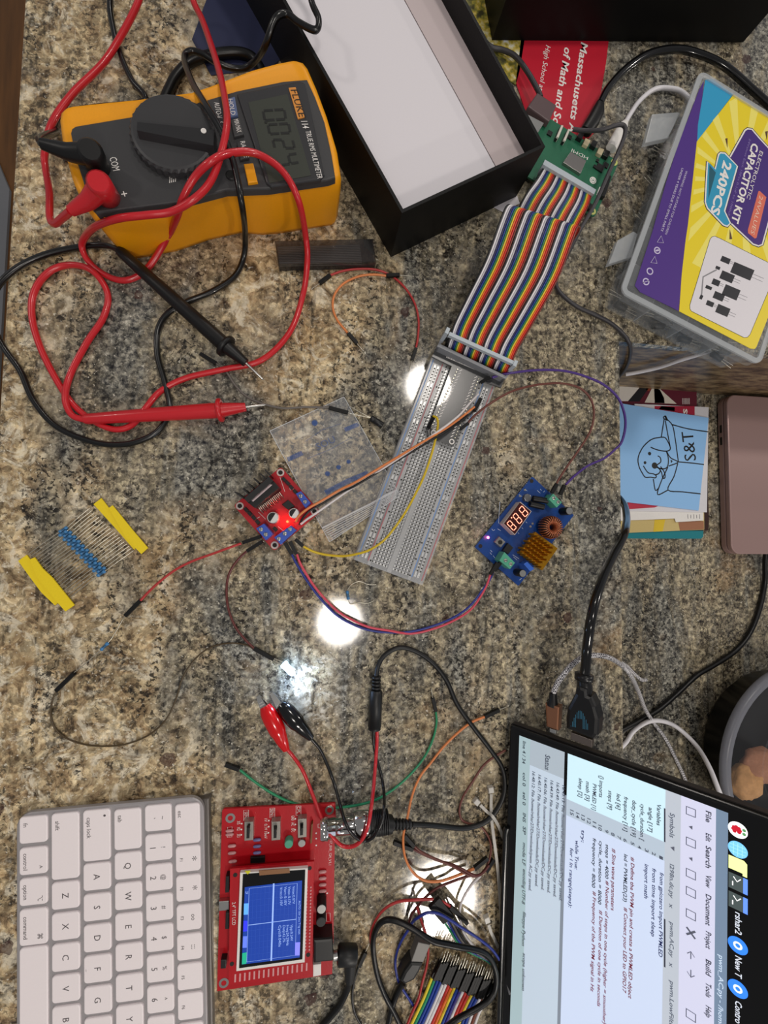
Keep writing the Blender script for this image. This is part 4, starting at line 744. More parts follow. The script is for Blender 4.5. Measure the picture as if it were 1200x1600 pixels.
def bagp(pts, z=None): return [t.a2(*G6(*p), 1.9) for p in pts]
for c, r in (((490, 305), 28), ((715, 720), 22), ((808, 668), 20), ((610, 780), 24)): q = t.at(*G6(*c), 1.9); mb.lathe([(r / 6 * .47, 0), (r / 6 * .47, .05)], (q.x, q.y, 1.8), n=16)
for pts, wd in (([(235, 650), (375, 585)], 3.4), ([(770, 370), (900, 318)], 3.2), ([(590, 960), (800, 850), (990, 770)], 3.6), ([(400, 480), (560, 370), (740, 310)], .35), ([(420, 640), (620, 560), (840, 440)], .35)): mb.line(bagp(pts), wd, 1.85)
mb.text('SOU', t.a2(*G6(520, 560), 1.9), t.a2(*G6(690, 480), 1.9), 1.85, 5)
t.part('blue_printing', mb, bi, label='faded blue printed marks')
mb = MB()
for k in range(7): mb.tube([loc(t, *G6(560 + k * 14, 1290 + k * 16), 1.6), loc(t, *G6(840 + k * 12, 1150 + k * 14), 2.2), loc(t, *G6(1030 + k * 8, 1055 + k * 12), 5), loc(t, *G6(1150 + k * 8, 985 + k * 10), 10.5), loc(t, *G6(1255, 935 + k * 10), 10.8)], .3 if k else .8, 6)
t.part('zip_ridges', mb, mat('zip_clear', '#f4f6f8', .2, alpha=.4), label='whitish ridged zip closure')
# ================================================================== KEYBOARD
t = T('keyboard', 'silver and white computer keyboard turned sideways on the worktop', 'keyboard', (-163.14, -223.41, 0), .02786)
def kz(x): return 6.5 + x / 19.0 * 1.0
alu = mat('aluminium', '#aaa6a8', .45, .3)
x0, x1, y0, y1 = -29.8, 85.4, 43.5, -235.5
def slabk(xa, xb, ya, yb, za, zb, r=9):
    pts = rrect(xb - xa, abs(yb - ya), r, 6); cx_, cy_ = (xa + xb) / 2, (ya + yb) / 2; P_ = [(cx_ + p[0], cy_ + p[1]) for p in pts]; return P_
pp = slabk(x0, x1, y0, y1, 0, 0); mb = MB(); n = len(pp)
def inset_(P_, k): cx_, cy_ = (x0 + x1) / 2, (y0 + y1) / 2; return [(cx_ + (x - cx_) * (1 - k / 57), cy_ + (y - cy_) * (1 - k / 139)) for x, y in P_]
rings = [[(x, y, .6) for x, y in inset_(pp, 3)], [(x, y, kz(x) - 4.2) for x, y in pp], [(x, y, kz(x) - 1.7) for x, y in pp], [(x, y, kz(x) - 1.2) for x, y in inset_(pp, .6)]]
mb._add([v for r in rings for v in r], [list(range(n))[::-1], [3 * n + j for j in range(n)]] + [[r * n + j, r * n + (j + 1) % n, (r + 1) * n + (j + 1) % n, (r + 1) * n + j] for r in range(3) for j in range(n)], False)
bmesh.ops.recalc_face_normals(mb.bm, faces=mb.bm.faces)
t.part('keyboard_body', mb, alu)
t.part('battery_foot', MB().prism([(x1 - 14, y0 - 6), (x1 + 2.4, y0 - 4), (x1 + 2.4, y1 + 4), (x1 - 14, y1 + 6)], .1, 5.5, 1), mat('foot_grey', '#6f6a66', .4, .5))
keym = mat('key_white', '#f8eff1', .5, var=.02); keyi = mat('key_ink', '#5a5558', .6)
def key(x, y, wy, legs, wx=16.6):
    z = kz(x); sl = 1 / 19.0; mb = MB(); pts = rrect(wx, wy, 1.9, 3)
    def rr(k, z_): return [(x + p[0] * (1 - k / (wx / 2)), y + p[1] * (1 - k / (wy / 2)), z_ + p[0] * sl) for p in pts]
    n = len(pts); R4 = [rr(0, z - 1.3), rr(0, z - .5), rr(.12, z - .2), rr(.5, z)]
    mb._add([v for r in R4 for v in r], [[3 * n + j for j in range(n)]] + [[r * n + j, r * n + (j + 1) % n, (r + 1) * n + (j + 1) % n, (r + 1) * n + j] for r in range(3) for j in range(n)], False)
    o = t.part('key', mb, keym)
    if legs:
        lm = MB()
        for tx, dx, dy, h, al in legs:
            p0 = (x + dx, y - dy); me = textmesh(tx, 0); xs = [v.co.x for v in me.vertices]; w_ = (max(xs) - min(xs)) * h / .7 * .95
            if al == 'c': p0 = (x + dx - h / 2, y - dy + w_ / 2)
            lm.text(tx, p0, (p0[0], p0[1] - w_), 0, h)
        for v in lm.bm.verts: v.co.z = z + .06 + (v.co.x - x) * sl
        t.part('legend', lm, keyi, o)
def ch(c): return [(c, 0, 0, 3.9, 'c')]
def two(a, b): return [(b, -3.4, 0, 3.7, 'c'), (a, 3.0, 0, 2.8, 'c')]
ROW = {k: v for k, v in zip('fzaqne', (-19, 0, 19, 38, 57, 76))}
W9 = -5.9
key(ROW['f'], 33.4, 16.6, [('fn', W9, -4.5, 2.6, 'l')]); key(ROW['f'], 14, 16.6, [('control', W9, -5, 2.6, 'l'), ('^', 4, 4, 3.2, 'c')]); key(ROW['f'], -4.9, 16.6, [('option', W9, -4.6, 2.6, 'l'), ('⌥', 4, 4.5, 2.8, 'c')]); key(ROW['f'], -26.6, 22, [('command', W9, -6.8, 2.6, 'l'), ('⌘', 4, 6, 3.0, 'c')])
key(ROW['f'], -38.9 - 46.6, 93, None)
for yy, w_ in ((-145.5, 22), (-167, 16.6), (-186, 16.6), (-205, 16.6)): key(ROW['f'], yy, w_, None)
key(ROW['z'], 21.3, 41.2, [('shift', W9, -16, 2.6, 'l')])
for i, c in enumerate('ZXCVBNM'): key(ROW['z'], -9.5 - 19.05 * i, 16.6, ch(c))
for i, c in enumerate((('<', ','), ('>', '.'), ('?', '/'))): key(ROW['z'], -9.5 - 19.05 * (7 + i), 16.6, two(*c))
key(ROW['z'], -209, 40, [('shift', W9, 8, 2.6, 'l')])
key(ROW['a'], 26, 32, [('caps lock', W9, -11.6, 2.6, 'l'), ('•', 5, -12, 4.5, 'c')])
for i, c in enumerate('ASDFGHJKL'): key(ROW['a'], -19.05 * i, 16.6, ch(c) + ([('_', -5.5, 0, 2.2, 'c')] if c in 'FJ' else []))
for i, c in enumerate(((':', ';'), ('"', "'"))): key(ROW['a'], -19.05 * (9 + i), 16.6, two(*c))
key(ROW['a'], -214, 31, [('return', W9, 2, 2.6, 'l')])
key(ROW['q'], 27.9, 25.6, [('tab', W9, -9.3, 2.6, 'l')])
for i, c in enumerate('QWERTYUIOP'): key(ROW['q'], 4.76 - 19.05 * i, 16.6, ch(c))
for i, c in enumerate((('{', '['), ('}', ']'), ('|', '\\'))): key(ROW['q'], 4.76 - 19.05 * (10 + i), 16.6, two(*c))
key(ROW['n'], 14.3 + 18.9, 16.6, two('~', '`'))
for i, c in enumerate(zip('!@#$%^&*()_+', '1234567890-=')): key(ROW['n'], 14.3 - 19.05 * i, 16.6, two(*c))
key(ROW['n'], -220, 22, [('delete', W9, 0, 2.6, 'l')])
key(ROW['e'] - .6, 27.5, 25.6, [('esc', W9, -8.8, 2.6, 'l')], 15.6)
for i in range(13): key(ROW['e'] - .6, 5.0 - 18.6 * i, 16.2, [('F%d' % (i + 1), -4.2, 0, 1.9, 'c')] + ([('*', 3.0, 0, 5.2, 'c')] if i < 2 else [('oo', 3, 0, 2.8, 'c')] if i == 2 else [(':::', 3, 0, 3.4, 'c')] if i == 3 else []), 15.6)
# ================================================================== OSCILLOSCOPE BOARD
Dd = crop(320, 1220, 4.21); D10 = crop(340, 1240, 10); D8 = crop(350, 1340, 8)
t = T('oscilloscope_board', 'red bare-board oscilloscope with small blue display beside the keyboard', 'oscilloscope', (-63.33, -196.97, 0), -.02821)
t.part('circuit_board', MB().prism(t.pl([(347, 1266.5), (350, 1264), (524, 1255), (525, 1277), (523.5, 1278), (521, 1469), (519, 1522), (339, 1549)], 4.6), 3, 4.6), mat('pcb_scarlet', '#b30c1a', .32, bump=.1, var=.06))
for c in ((168, 245), (820, 193), (125, 1330)):
    q = t.at(*Dd(*c), 4.7); t.part('mounting_ring', MB().ring((q.x, q.y), 1.7, 3.2, 4.5, 4.8), silver); t.part('leg', MB().cyl((q.x, q.y, 0), (q.x, q.y, 4.5), 1.6, n=12), blk)
for c, kx in ((((270, 245), (318, 245), (318, 425), (250, 425)), 0), (((440, 275), (495, 265), (493, 385), (440, 408)), 1), (((612, 258), (670, 250), (668, 375), (612, 378)), 2)):
    xs = [p[0] for p in c]; cx_, cy_ = sum(xs) / 4, sum(p[1] for p in c) / 4
    o = pbox(t, 'slide_switch', [(cx_ - 29, cy_ - 62), (cx_ + 29, cy_ - 66), (cx_ + 29, cy_ + 56), (cx_ - 29, cy_ + 62)], 4.6, 9.5, mat('switch_steel', '#a7a29a', .35, .7), Dd)
    pbox(t, 'switch_slot', [(cx_ - 14, cy_ - 40), (cx_ + 8, cy_ - 42), (cx_ + 6, cy_ + 44), (cx_ - 16, cy_ + 46)], 9.4, 9.6, blk, Dd, o)
    pbox(t, 'switch_lever', [(cx_ - 12, cy_ - 10 + 12 * kx - 16), (cx_ + 6, cy_ - 11 + 12 * kx - 16), (cx_ + 5, cy_ + 20), (cx_ - 13, cy_ + 21)], 9.4, 13, blk, Dd, o)
lb = t.part('display_board', MB().prism(t.pl([(359.5, 1357.5), (490.5, 1346), (488, 1526), (357.5, 1538.5)], 13.6), 12, 13.6), mat('pcb_scarlet', '#b30c1a'))
fr = t.part('display_frame', MB().prism(t.pl([(375, 1364), (481, 1356.5), (476, 1504), (369, 1518)], 16), 13.6, 16, .3), wht)
t.part('display_glass', MB().prism(t.pl([(379.5, 1366), (477, 1359), (472.5, 1499), (373.5, 1513)], 16.2), 16, 16.2), mat('lcd_black', '#08090c', .15), fr)
t.part('ribbon_flex', MB().prism(t.pl([(404.5, 1360.5), (452, 1357), (453, 1364), (405.5, 1368)], 16.5), 16.1, 16.5), mat('kapton', '#8a5f3c', .4), fr)
sc1 = t.part('display_area', MB().prism(t.pl([(382.5, 1386.5), (472, 1376), (468.3, 1496), (377.8, 1507)], 16.35), 16.2, 16.35), mat('lcd_blue_lit', '#0b2a78', .3, emit=.62, ecol='#123c98'), fr)
lit = mat('lcd_line_lit', '#8fb0f0', .4, emit=.35, ecol='#9fbdf5'); z_ = 16.45
g = lambda x, y: t.a2(*D8(x, y), z_); mb = MB()
mb.line([g(315, 385), g(915, 322), g(890, 1222), g(285, 1305)], .25, z_, closed=True); mb.line([g(622, 322), g(590, 1290)], 1.0, z_); mb.line([g(300, 845), g(900, 770)], .4, z_)
mb.text('Vmax:0.07V', g(855, 360), g(855, 580), z_, 1.7).text('Vmin:-0.17V', g(800, 365), g(800, 590), z_, 1.7).text('Vavr:-0.10V', g(752, 365), g(752, 600), z_, 1.7).text('Vrms:0.10V', g(700, 370), g(700, 605), z_, 1.7)
mb.text('Vpp:0.24V', g(830, 840), g(830, 1045), z_, 1.7).text('Freq:24.29Hz', g(780, 845), g(780, 1100), z_, 1.7).text('Duty:42.7%', g(735, 850), g(735, 1060), z_, 1.7).text('Cycl:0.040s', g(682, 850), g(682, 1115), z_, 1.7)
mb.text('2V', g(268, 425), g(268, 460), z_, 1.8).text('AUTO 10V 2ms Trig wait', g(932, 540), g(930, 960), z_, 1.3)
t.part('display_lettering', mb, lit, sc1)
mb = MB()
for k in range(1, 12):
    if k != 6: mb.line([g(315 + k * 50, 385 - k * 5), g(285 + k * 50, 1303 - k * 7)], .12, z_ - .04)
for k in range(1, 12): mb.line([g(313 - k * 2.4, 385 + k * 76), g(915 - k * 2, 322 + k * 75)], .12, z_ - .04)
t.part('display_grid', mb, mat('lcd_grid_lit', '#2c55b8', .4, emit=.22, ecol='#3157b4'), sc1)
for nm, pts, c in (('menu_tag', [(250, 575), (305, 572), (300, 712), (246, 715)], '#5aa8ff'), ('menu_tag', [(245, 790), (292, 790), (290, 920), (240, 925)], '#2a34ff'), ('menu_tag', [(238, 985), (290, 982), (285, 1125), (232, 1128)], '#5f7cf0'), ('menu_tag', [(228, 1195), (284, 1185), (280, 1325), (224, 1335)], '#12a884'), ('menu_tag', [(890, 1062), (952, 1058), (945, 1222), (887, 1225)], '#8284f8')):
    t.part(nm, MB().prism(t.pl(pts, z_, D8), z_ - .05, z_ + .02), mat('tag_lit_' + c[1:], c, .4, emit=.4), sc1)
for c in ((200, 620), (690, 575), (178, 1205), (680, 1145)): q = t.at(*Dd(*c), 13.7); t.part('mounting_hole', MB().lathe([(1.4, 0), (1.4, .1)], (q.x, q.y, 13.6), n=14), mat('hole_black', '#1a1210'), lb)
mb = MB()
for k in range(20):
    for dx in (0, 26): p = lerp((672 + dx, 700), (662 + dx, 1110), k / 19); q = t.at(*Dd(*p), 13.8); mb.lathe([(.6, 0), (.5, .5)], (q.x, q.y, 13.6), n=6)
for k in range(16): p = lerp((200, 1300), (670, 1225), k / 15); q = t.at(*Dd(*p), 13.8); mb.box(q.x, q.y, 13.6, 1.0, 5, 13.75)
t.part('solder_pads', mb, mat('pad_pink', '#d69a9c', .4), lb)
can(t, (552, 418), 2.9, 4.6, 9, Dd, grt, grt); can(t, (638, 412), 2.6, 4.6, 8, Dd, silver, silver)
can(t, (768, 845), 3.3, 4.6, 14, Dd); can(t, (765, 930), 3.3, 4.6, 14, Dd, dk, dk)
pbox(t, 'chip', [(300, 505), (395, 500), (395, 540), (300, 545)], 4.6, 6.4, dk, Dd); pbox(t, 'chip', [(700, 290), (712, 280), (705, 410), (692, 415)], 4.6, 8, mat('board_brown', '#7a4a24', .5), Dd)
for y_ in (690, 930): pbox(t, 'pin_socket', [(138, y_ - 60), (162, y_ - 62), (158, y_ + 45), (133, y_ + 48)], 4.6, 9, dk, Dd)
pbox(t, 'usb_socket', [(92, 795), (160, 790), (160, 852), (92, 858)], 4.6, 7.5, silver, Dd)
pbox(t, 'reset_button', [(105, 1180), (140, 1178), (138, 1235), (103, 1238)], 4.6, 9, dk, Dd)
pbox(t, 'power_jack', [(715, 1050), (840, 1040), (848, 1190), (715, 1205)], 4.6, 15.5, dk, Dd, bev=1.5); pbox(t, 'white_header', [(712, 1212), (765, 1205), (765, 1280), (712, 1290)], 4.6, 12, wht, Dd)
for (x, y) in ((180, 425), (180, 472), (185, 527), (775, 595), (775, 638), (775, 680), (775, 722), (345, 385), (345, 428), (345, 470), (165, 325), (165, 350)):
    q = t.at(*Dd(x, y), 5); t.part('small_resistor', MB().tube([V((q.x - 2.6, q.y, 5.4)), V((q.x - 1.6, q.y, 5.4)), V((q.x + 1.6, q.y, 5.4)), V((q.x + 2.6, q.y, 5.4))], [.5, 1.0, 1.0, .5], 8), mat('part_pale', '#c98f90', .4) if x != 345 else mat('part_indigo', '#6f6a9c', .4))
mb = MB(); z5 = 4.7
for s, a, b, h in (('SEN2', (262, 205), (262, 255), 2.2), ('SEN1', (432, 185), (432, 235), 2.2), ('CPL', (606, 170), (606, 215), 2.2), ('X5', (212, 265), (212, 288), 2.2), ('X2', (212, 305), (212, 328), 2.2), ('X1', (212, 350), (212, 372), 2.2), ('1V', (392, 250), (392, 270), 2.0), ('0.1V', (392, 285), (392, 325), 2.0), ('10mV', (392, 335), (392, 380), 2.0), ('GND', (570, 230), (570, 262), 2.0), ('AC', (570, 275), (570, 297), 2.0), ('DC', (570, 315), (570, 338), 2.0), ('2.4" TFT LCD', (180, 800), (180, 950), 2.2)):
    zz_ = 13.75 if s[0:3] == '2.4' else z5; mb.text(s, t.a2(*Dd(*a), zz_), t.a2(*Dd(*b), zz_), zz_, h)
for pts in ([(255, 195), (288, 192), (288, 260), (255, 262)], [(428, 180), (460, 178), (460, 240), (428, 243)], [(600, 165), (632, 165), (632, 225), (600, 228)], [(150, 305), (180, 303), (178, 370), (148, 372)], [(745, 285), (765, 285), (765, 310), (745, 310)], [(800, 870), (825, 870), (825, 925), (800, 925)], [(730, 985), (790, 980), (790, 1020), (730, 1025)]): mb.line(t.pl(pts, z5, Dd), .25, z5, closed=True)
for c in ((243, 282), (241, 320), (240, 355), (421, 262), (420, 302), (418, 342), (596, 250), (596, 287), (594, 322), (733, 345), (733, 380), (733, 425), (805, 740), (812, 1000)): q = t.at(*Dd(*c), z5); mb.lathe([(.55, 0), (.55, .1)], (q.x, q.y, 4.62), n=8)
mb.text('117_010_124_V1.1', t.a2(*Dd(822, 385), z5), t.a2(*Dd(815, 555), z5), z5, 1.8)
t.part('silkscreen', mb, white_ink)
pbox(t, 'display_mark', [(262, 596), (300, 593), (298, 604), (280, 618)], 16.1, 16.5, mat('mark_yellow', '#d8d422', .4), Dd, fr)
p, q_ = t.at(503, 1296, 15), t.at(553, 1290, 15); dd = (q_ - p).normalized()
chrome = mat('chrome', '#d6d4d0', .12, 1)
o = t.part('signal_socket', MB().tube([p - dd * 1, p, p + dd * 4, p + dd * 4.1, p + dd * 9, p + dd * 9.1, q_], [6.2, 6.8, 6.8, 6.0, 6.0, 5.2, 5.2], 24), chrome, label='chrome round signal socket')
# ---------------- scope lead
pr = [(644, 1288, 14), (665, 1289, 12), (690, 1291, 8), (725, 1294, 4), (755, 1286, 3), (775, 1267, 4), (788, 1236, 5), (785, 1201, 3), (766, 1171, 2.5), (740, 1137, 2.5), (714, 1100, 2.5), (698, 1064, 2.5), (676, 1036, 2.5), (650, 1018, 3), (624, 1012, 3.5), (602, 1023, 4), (591, 1040, 5), (588, 1058, 5.5)]
t, _ = world_cable('scope_lead', 'black scope lead looping from the chrome socket to one red and one black alligator clip', 'test lead', pr, 1.75, mat('cable_matt', '#101112', .45))
a, b = loc(t, 553, 1290, 15), loc(t, 577, 1287, 15); d = (b - a).normalized()
o = t.part('locking_collar', MB().tube([a, a + d * 1, b - d * 2, b], [7.6, 8.2, 8.2, 7.6], 28), chrome)
c_ = loc(t, 612, 1288, 14); e_ = loc(t, 643, 1288, 14); mb = MB().tube([b, b + d * 1, b + (c_ - b) * .5, c_], [6.8, 7.4, 7.0, 5.6], 24)
for k in range(9): mb.lathe([(7.6, 0), (7.8, .4), (7.6, .8)], b + d * (2 + k * 1.3), d, 24)
o = t.part('plug_body', mb, mat('cable_matt', '#1b1c1e')); mb = MB(); dl_ = (e_ - c_)
for k in range(6): mb.lathe([(2.2, 0), (3.9 - k * .15, .3), (3.9 - k * .15, 1.7), (2.2, 2.0)], c_ + dl_ * (k / 6), dl_, 16)
mb.tube([c_, e_], 2.3, 12); t.part('strain_relief', mb, mat('cable_matt', '#1b1c1e'), o)
a, m_, b = loc(t, 588, 1056, 6), loc(t, 588, 1078, 6), loc(t, 585, 1139, 6); d = (b - m_).normalized(); mb = MB()
mb.tube([m_, m_ + d * 1.5, b - d * 2, b - d * 1.9, b], [3.6, 4.6, 4.9, 4.2, 4.6], 18)
for k in range(4): mb.lathe([(2.2, 0), (3.4, .3), (3.4, 1.6), (2.2, 1.9)], a + (m_ - a) * (k / 4), m_ - a, 14)
t.part('lead_splitter', mb, mat('cable_matt', '#1b1c1e'))
rw = [(589, 1139, 5), (589, 1160, 4), (587, 1190, 5), (584, 1227, 14), (580, 1262, 25), (575, 1290, 28), (566, 1311, 24), (552, 1322, 20), (534, 1321, 18), (516, 1303, 20), (501, 1275, 12), (489, 1243, 7), (474, 1206, 4), (459, 1183, 4), (448, 1170, 6)]
t.part('red_wire', MB().tube(spline([loc(t, *p) for p in rw], 7), 1.25, 10), redm)
bw = [(584, 1139, 5), (584, 1160, 3), (588, 1184, 2), (596, 1212, 3), (600, 1240, 12), (600, 1262, 24), (596, 1285, 26), (585, 1306, 25), (570, 1314, 22), (553, 1306, 25), (540, 1286, 25), (531, 1256, 12), (521, 1221, 4), (510, 1192, 3), (500, 1171, 4), (486, 1154, 6)]
t.part('black_wire', MB().tube(spline([loc(t, *p) for p in bw], 7), 1.1, 10), blkc)
for nm, pts, m_, jaw in (('red_clip', [(414, 1103, 8), (420, 1116, 9), (432, 1138, 10), (440, 1156, 9), (447, 1171, 7)], mat('clip_red', '#d0060e', .18, coat=.4), ((413, 1106), (403, 1087))), ('black_clip', [(438, 1101, 8), (447, 1110, 9), (461, 1126, 10), (474, 1140, 9), (486, 1153, 7)], blkg, ((439, 1105), (424, 1082)))):
    L_ = [loc(t, *p) for p in pts]; o = t.part(nm, MB().tube(spline(L_, 4), [3.6 + 2.9 * math.sin(min(1, k / 16) ** .9 * math.pi * .95) * (1 if k < 10 else .8) - (k / 16) * 1.4 for k in range(17)], 16, flat=.8), m_)
    a, b = loc(t, *jaw[0], 7), loc(t, *jaw[1], 6); d = (b - a).normalized(); nv = V((-d.y, d.x, 0)); mb = MB()
    for s in (-1, 1):
        off_ = V((0, 0, 1.6 * s)); mb.hexa([a - nv * 2.6 + off_ - V((0, 0, .4)), b - nv * 1.1 + off_ * .3 - V((0, 0, .4)), b + nv * 1.1 + off_ * .3 - V((0, 0, .4)), a + nv * 2.6 + off_ - V((0, 0, .4))], [a - nv * 2.6 + off_ + V((0, 0, .4)), b - nv * 1.1 + off_ * .3 + V((0, 0, .4)), b + nv * 1.1 + off_ * .3 + V((0, 0, .4)), a + nv * 2.6 + off_ + V((0, 0, .4))])
        for k in range(5): c_ = a + d * (k * 1.7 + 1) ; mb.box(c_.x, c_.y, c_.z - .5 * s - .3, .5, 3.4 - k * .45, c_.z + 2.1 - .3 * k if s > 0 else c_.z, rot=math.atan2(d.y, d.x))
    t.part('clip_jaw', mb, silver, o)
# ---------------- power lead and thin jumper
t, _ = world_cable('power_lead', 'black power cable with right-angled barrel plug in the oscilloscope board', 'cable', [(548, 1528, 8), (543, 1545, 5), (532, 1568, 3.5), (518, 1586, 3), (503, 1604, 3), (490, 1625, 3)], 2.2, mat('cable_black', '#121214'))
L8 = crop(470, 1400, 8)
a, b = loc(t, *L8(462, 735), 10), loc(t, *L8(700, 735), 10); d = b - a
o = t.part('barrel_plug', MB().tube([a, a + d * .06, b - d * .08, b], [4.8, 6.0, 6.0, 5.0], 22), mat('cable_matt', '#1b1c1e')); a2, b2 = loc(t, *L8(625, 800), 10), loc(t, *L8(610, 1050), 9); t.part('plug_arm', MB().tube([a2, a2 + (b2 - a2) * .4, b2], [4.6, 4.2, 3.4], 16), mat('cable_matt', '#1b1c1e'), o)
t.part('plug_tip', MB().cyl(loc(t, *L8(410, 750), 10), a, 2.8), silver, o)
jumper('thin black jumper wire beside the black barrel plug at the near edge', z3([(560, 1510), (555, 1526), (551, 1546), (551, 1568), (556, 1586), (566, 1604)], 2), 'black', [((561, 1509, 2), (571, 1487, 2), (577, 1474, 1.4))], r=.9)
# ---------------- black looping cable, usb plug, rainbow jumper ribbon, zip ties
t, _ = world_cable('looping_cable', 'thick black cable making an open loop around the rainbow jumper ribbon', 'cable', [(640, 1625, 4), (626, 1602, 4), (614, 1578, 4), (602, 1556, 4), (591, 1528, 4), (585, 1500, 4), (583, 1473, 4), (587, 1454, 5), (596, 1441, 6), (609, 1437, 8), (625, 1441, 10), (643, 1450, 12), (660, 1461, 14), (678, 1471, 15), (700, 1476, 15), (720, 1480, 15), (739, 1483, 14), (757, 1489, 13), (769, 1502, 12), (775, 1522, 12), (774, 1543, 12), (765, 1561, 13), (748, 1574, 14), (730, 1584, 15), (712, 1594, 15), (696, 1606, 14)], 1.9, mat('cable_black', '#121214'))
U7 = crop(560, 1380, 7.2727)
t, _ = world_cable('usb_cable', 'black cable with silver rectangular plug leaning left of the rainbow ribbon', 'cable', [(630, 1535, 5), (624, 1545, 4), (617, 1560, 3), (611, 1580, 3), (606, 1604, 3)], 2.1, mat('cable_black', '#121214'))
pb_ = [U7(*p) for p in ((600, 900), (745, 905), (700, 1010), (640, 1110), (530, 1165), (470, 1120), (520, 1010))]
o = t.part('plug_body', MB().prism([tuple((t.inv @ P(x, y, 13))[:2]) for x, y in pb_], 4, 13, 2), mat('cable_matt', '#1b1c1e'))
t.part('plug_shell', MB().prism([tuple((t.inv @ P(*U7(*p), 12))[:2]) for p in ((680, 672), (818, 702), (735, 905), (598, 898))], 5.5, 12, .4), mat('plug_steel', '#7d7b78', .55, .5), o)
q = P(715, 1560, 0); t = T('jumper_ribbon', 'rainbow ribbon of jumper wires ending in rows of black pin sockets', 'cable', (q.x, q.y, 0)); JR = t
jc = ['yellow', 'green', 'blue', 'blue', 'white', 'white', 'red', 'orange', 'yellow', 'blue', 'purple', 'white', 'red', 'red', 'yellow', 'blue', 'blue', 'white', 'brown', 'white']
wm2 = {n: mat('rib_' + n, c, .38) for n, c in (('red', '#c9342c'), ('brown', '#7a3f2c'), ('blue', '#1e3f9c'), ('yellow', '#ecd63a'), ('orange', '#ea7430'), ('white', '#e9e5e6'), ('purple', '#3a2f86'), ('green', '#23946a'))}
for i in range(20):
    for lay in (0, 1):
        k = i / 19; dz = 5 if lay else 0; st = (i % 3) * 2.5
        a = loc(t, 675 + 84 * k + lay * 3, 1527 + 36 * k - st + lay * 4, 6 + dz - 1.5 * lay); b = loc(t, 687 + 84 * k + lay * 3, 1500 + 34 * k - st + lay * 4, 5.5 + dz - 1.5 * lay); c_ = loc(t, 692 + 84 * k + lay * 3, 1487 + 34 * k - st + lay * 4, 5.2 + dz - 1.5 * lay)
        o = t.part('connector', conn(a, b, 1.8), mat('socket_black', '#0e0e0f', .5, spec=.3)); t.part('pin', MB().tube([b, c_], .32, 6), mat('pin_bright', '#e6e0d0', .3, .7), o)
    e_ = loc(t, 641 + 96 * k, 1604 + 14 * k, 3.5); m_ = loc(t, 661 + 86 * k, 1562 + 24 * k, 4.5); s_ = loc(t, 675 + 84 * k, 1527 + 36 * k, 6)
    t.part('wire', MB().tube(spline([s_, m_, e_, e_ * 1.0 + (e_ - m_) * .6], 5), 1.0, 8), wm2[jc[i]])
def ziptie(label, head, pts, col='#c9c4bc', name='cable_tie'):
    h = P(*head, 2.5); t = T(name, label, 'cable tie', (h.x, h.y, 0)); L_ = [t.inv @ P(*p) for p in pts]; d = (L_[0] - (t.inv @ h)).normalized(); m_ = mat('tie_' + col[1:], col, .35, alpha=.85)
    mb = MB(); sp = spline(L_, 5); vs = []
    for i, p in enumerate(sp):
        tt = (sp[min(i + 1, len(sp) - 1)] - sp[max(i - 1, 0)]).normalized(); nv = V((-tt.y, tt.x, 0)).normalized() * 1.1
        vs += [p - nv, p + nv, p + nv + V((0, 0, .8)), p - nv + V((0, 0, .8))]
    n = len(sp); mb._add(vs, [[i * 4 + j, i * 4 + (j + 1) % 4, i * 4 + 4 + (j + 1) % 4, i * 4 + 4 + j] for i in range(n - 1) for j in range(4)] + [[0, 1, 2, 3], [n * 4 - 4, n * 4 - 3, n * 4 - 2, n * 4 - 1]], False)
    t.part('strap', mb, m_); t.part('tie_head', MB().box(0, 0, .2, 4.2, 4.0, 3.6, rot=math.atan2(d.y, d.x), bev=.4), mat('tie_head_' + col[1:], col, .4))
ziptie('long translucent cable tie with square head running beside the monitor', (767, 1234), [(767, 1240, 1.5), (767, 1270, 3), (770, 1300, 5), (774, 1330, 5), (778, 1365, 3), (782, 1420, 1.5), (786, 1470, 1)])
ziptie('short translucent cable tie crossing the long one towards the monitor', (745, 1253), [(750, 1257, 1.5), (760, 1267, 2), (770, 1276, 6.5), (779, 1291, 3), (786, 1309, 1.5)])
ziptie('whitish cable tie lying between blue wire and monitor edge', (761, 1437), [(763, 1444, 1.5), (767, 1456, 1.2), (773, 1468, 1.2), (778, 1480, 1)], '#d6d2ca')
ziptie('dark grey cable tie end poking past the monitor corner near the blue wire', (786, 1503), [(788, 1510, 4), (791, 1525, 8), (795, 1545, 12), (797, 1552, 13)], '#55555a')
# ================================================================== PORTABLE MONITOR
A_, B_ = P(797, 1132, 8), P(781, 1600, 8); ux = (B_ - A_).normalized(); nh = V((-ux.y, ux.x, 0)); ca_ = math.radians(49.2)
wy = nh * math.cos(ca_) + V((0, 0, math.sin(ca_))); nz = ux.cross(wy)
def frame(o, x, y, z): m = M4((x, y, z)).transposed().to_4x4(); m.translation = o; return m
MT = frame(A_, ux, wy, nz)
t = T('portable_monitor', 'black portable monitor propped up at an angle showing a code editor with taskbar', 'monitor', mtx=MT); MON = t
S28 = crop(780, 1100, 2.85714); S45 = crop(780, 1250, 4.5727); S46 = crop(980, 1250, 4.5727)
WM, HM = 252, 168
t.part('housing', MB().prism([(x + WM / 2, y + HM / 2) for x, y in rrect(WM, HM, 2.5)], -8.5, 0, .8), mat('monitor_black', '#0b0b0c', .22))
t.part('edge_trim', MB().prism([(x + WM / 2, y + HM / 2) for x, y in rrect(WM + 1.6, HM + 1.6, 3)], -7, -2.4), mat('monitor_edge', '#3a3634', .4, .5), label='dark bronze edge strip')
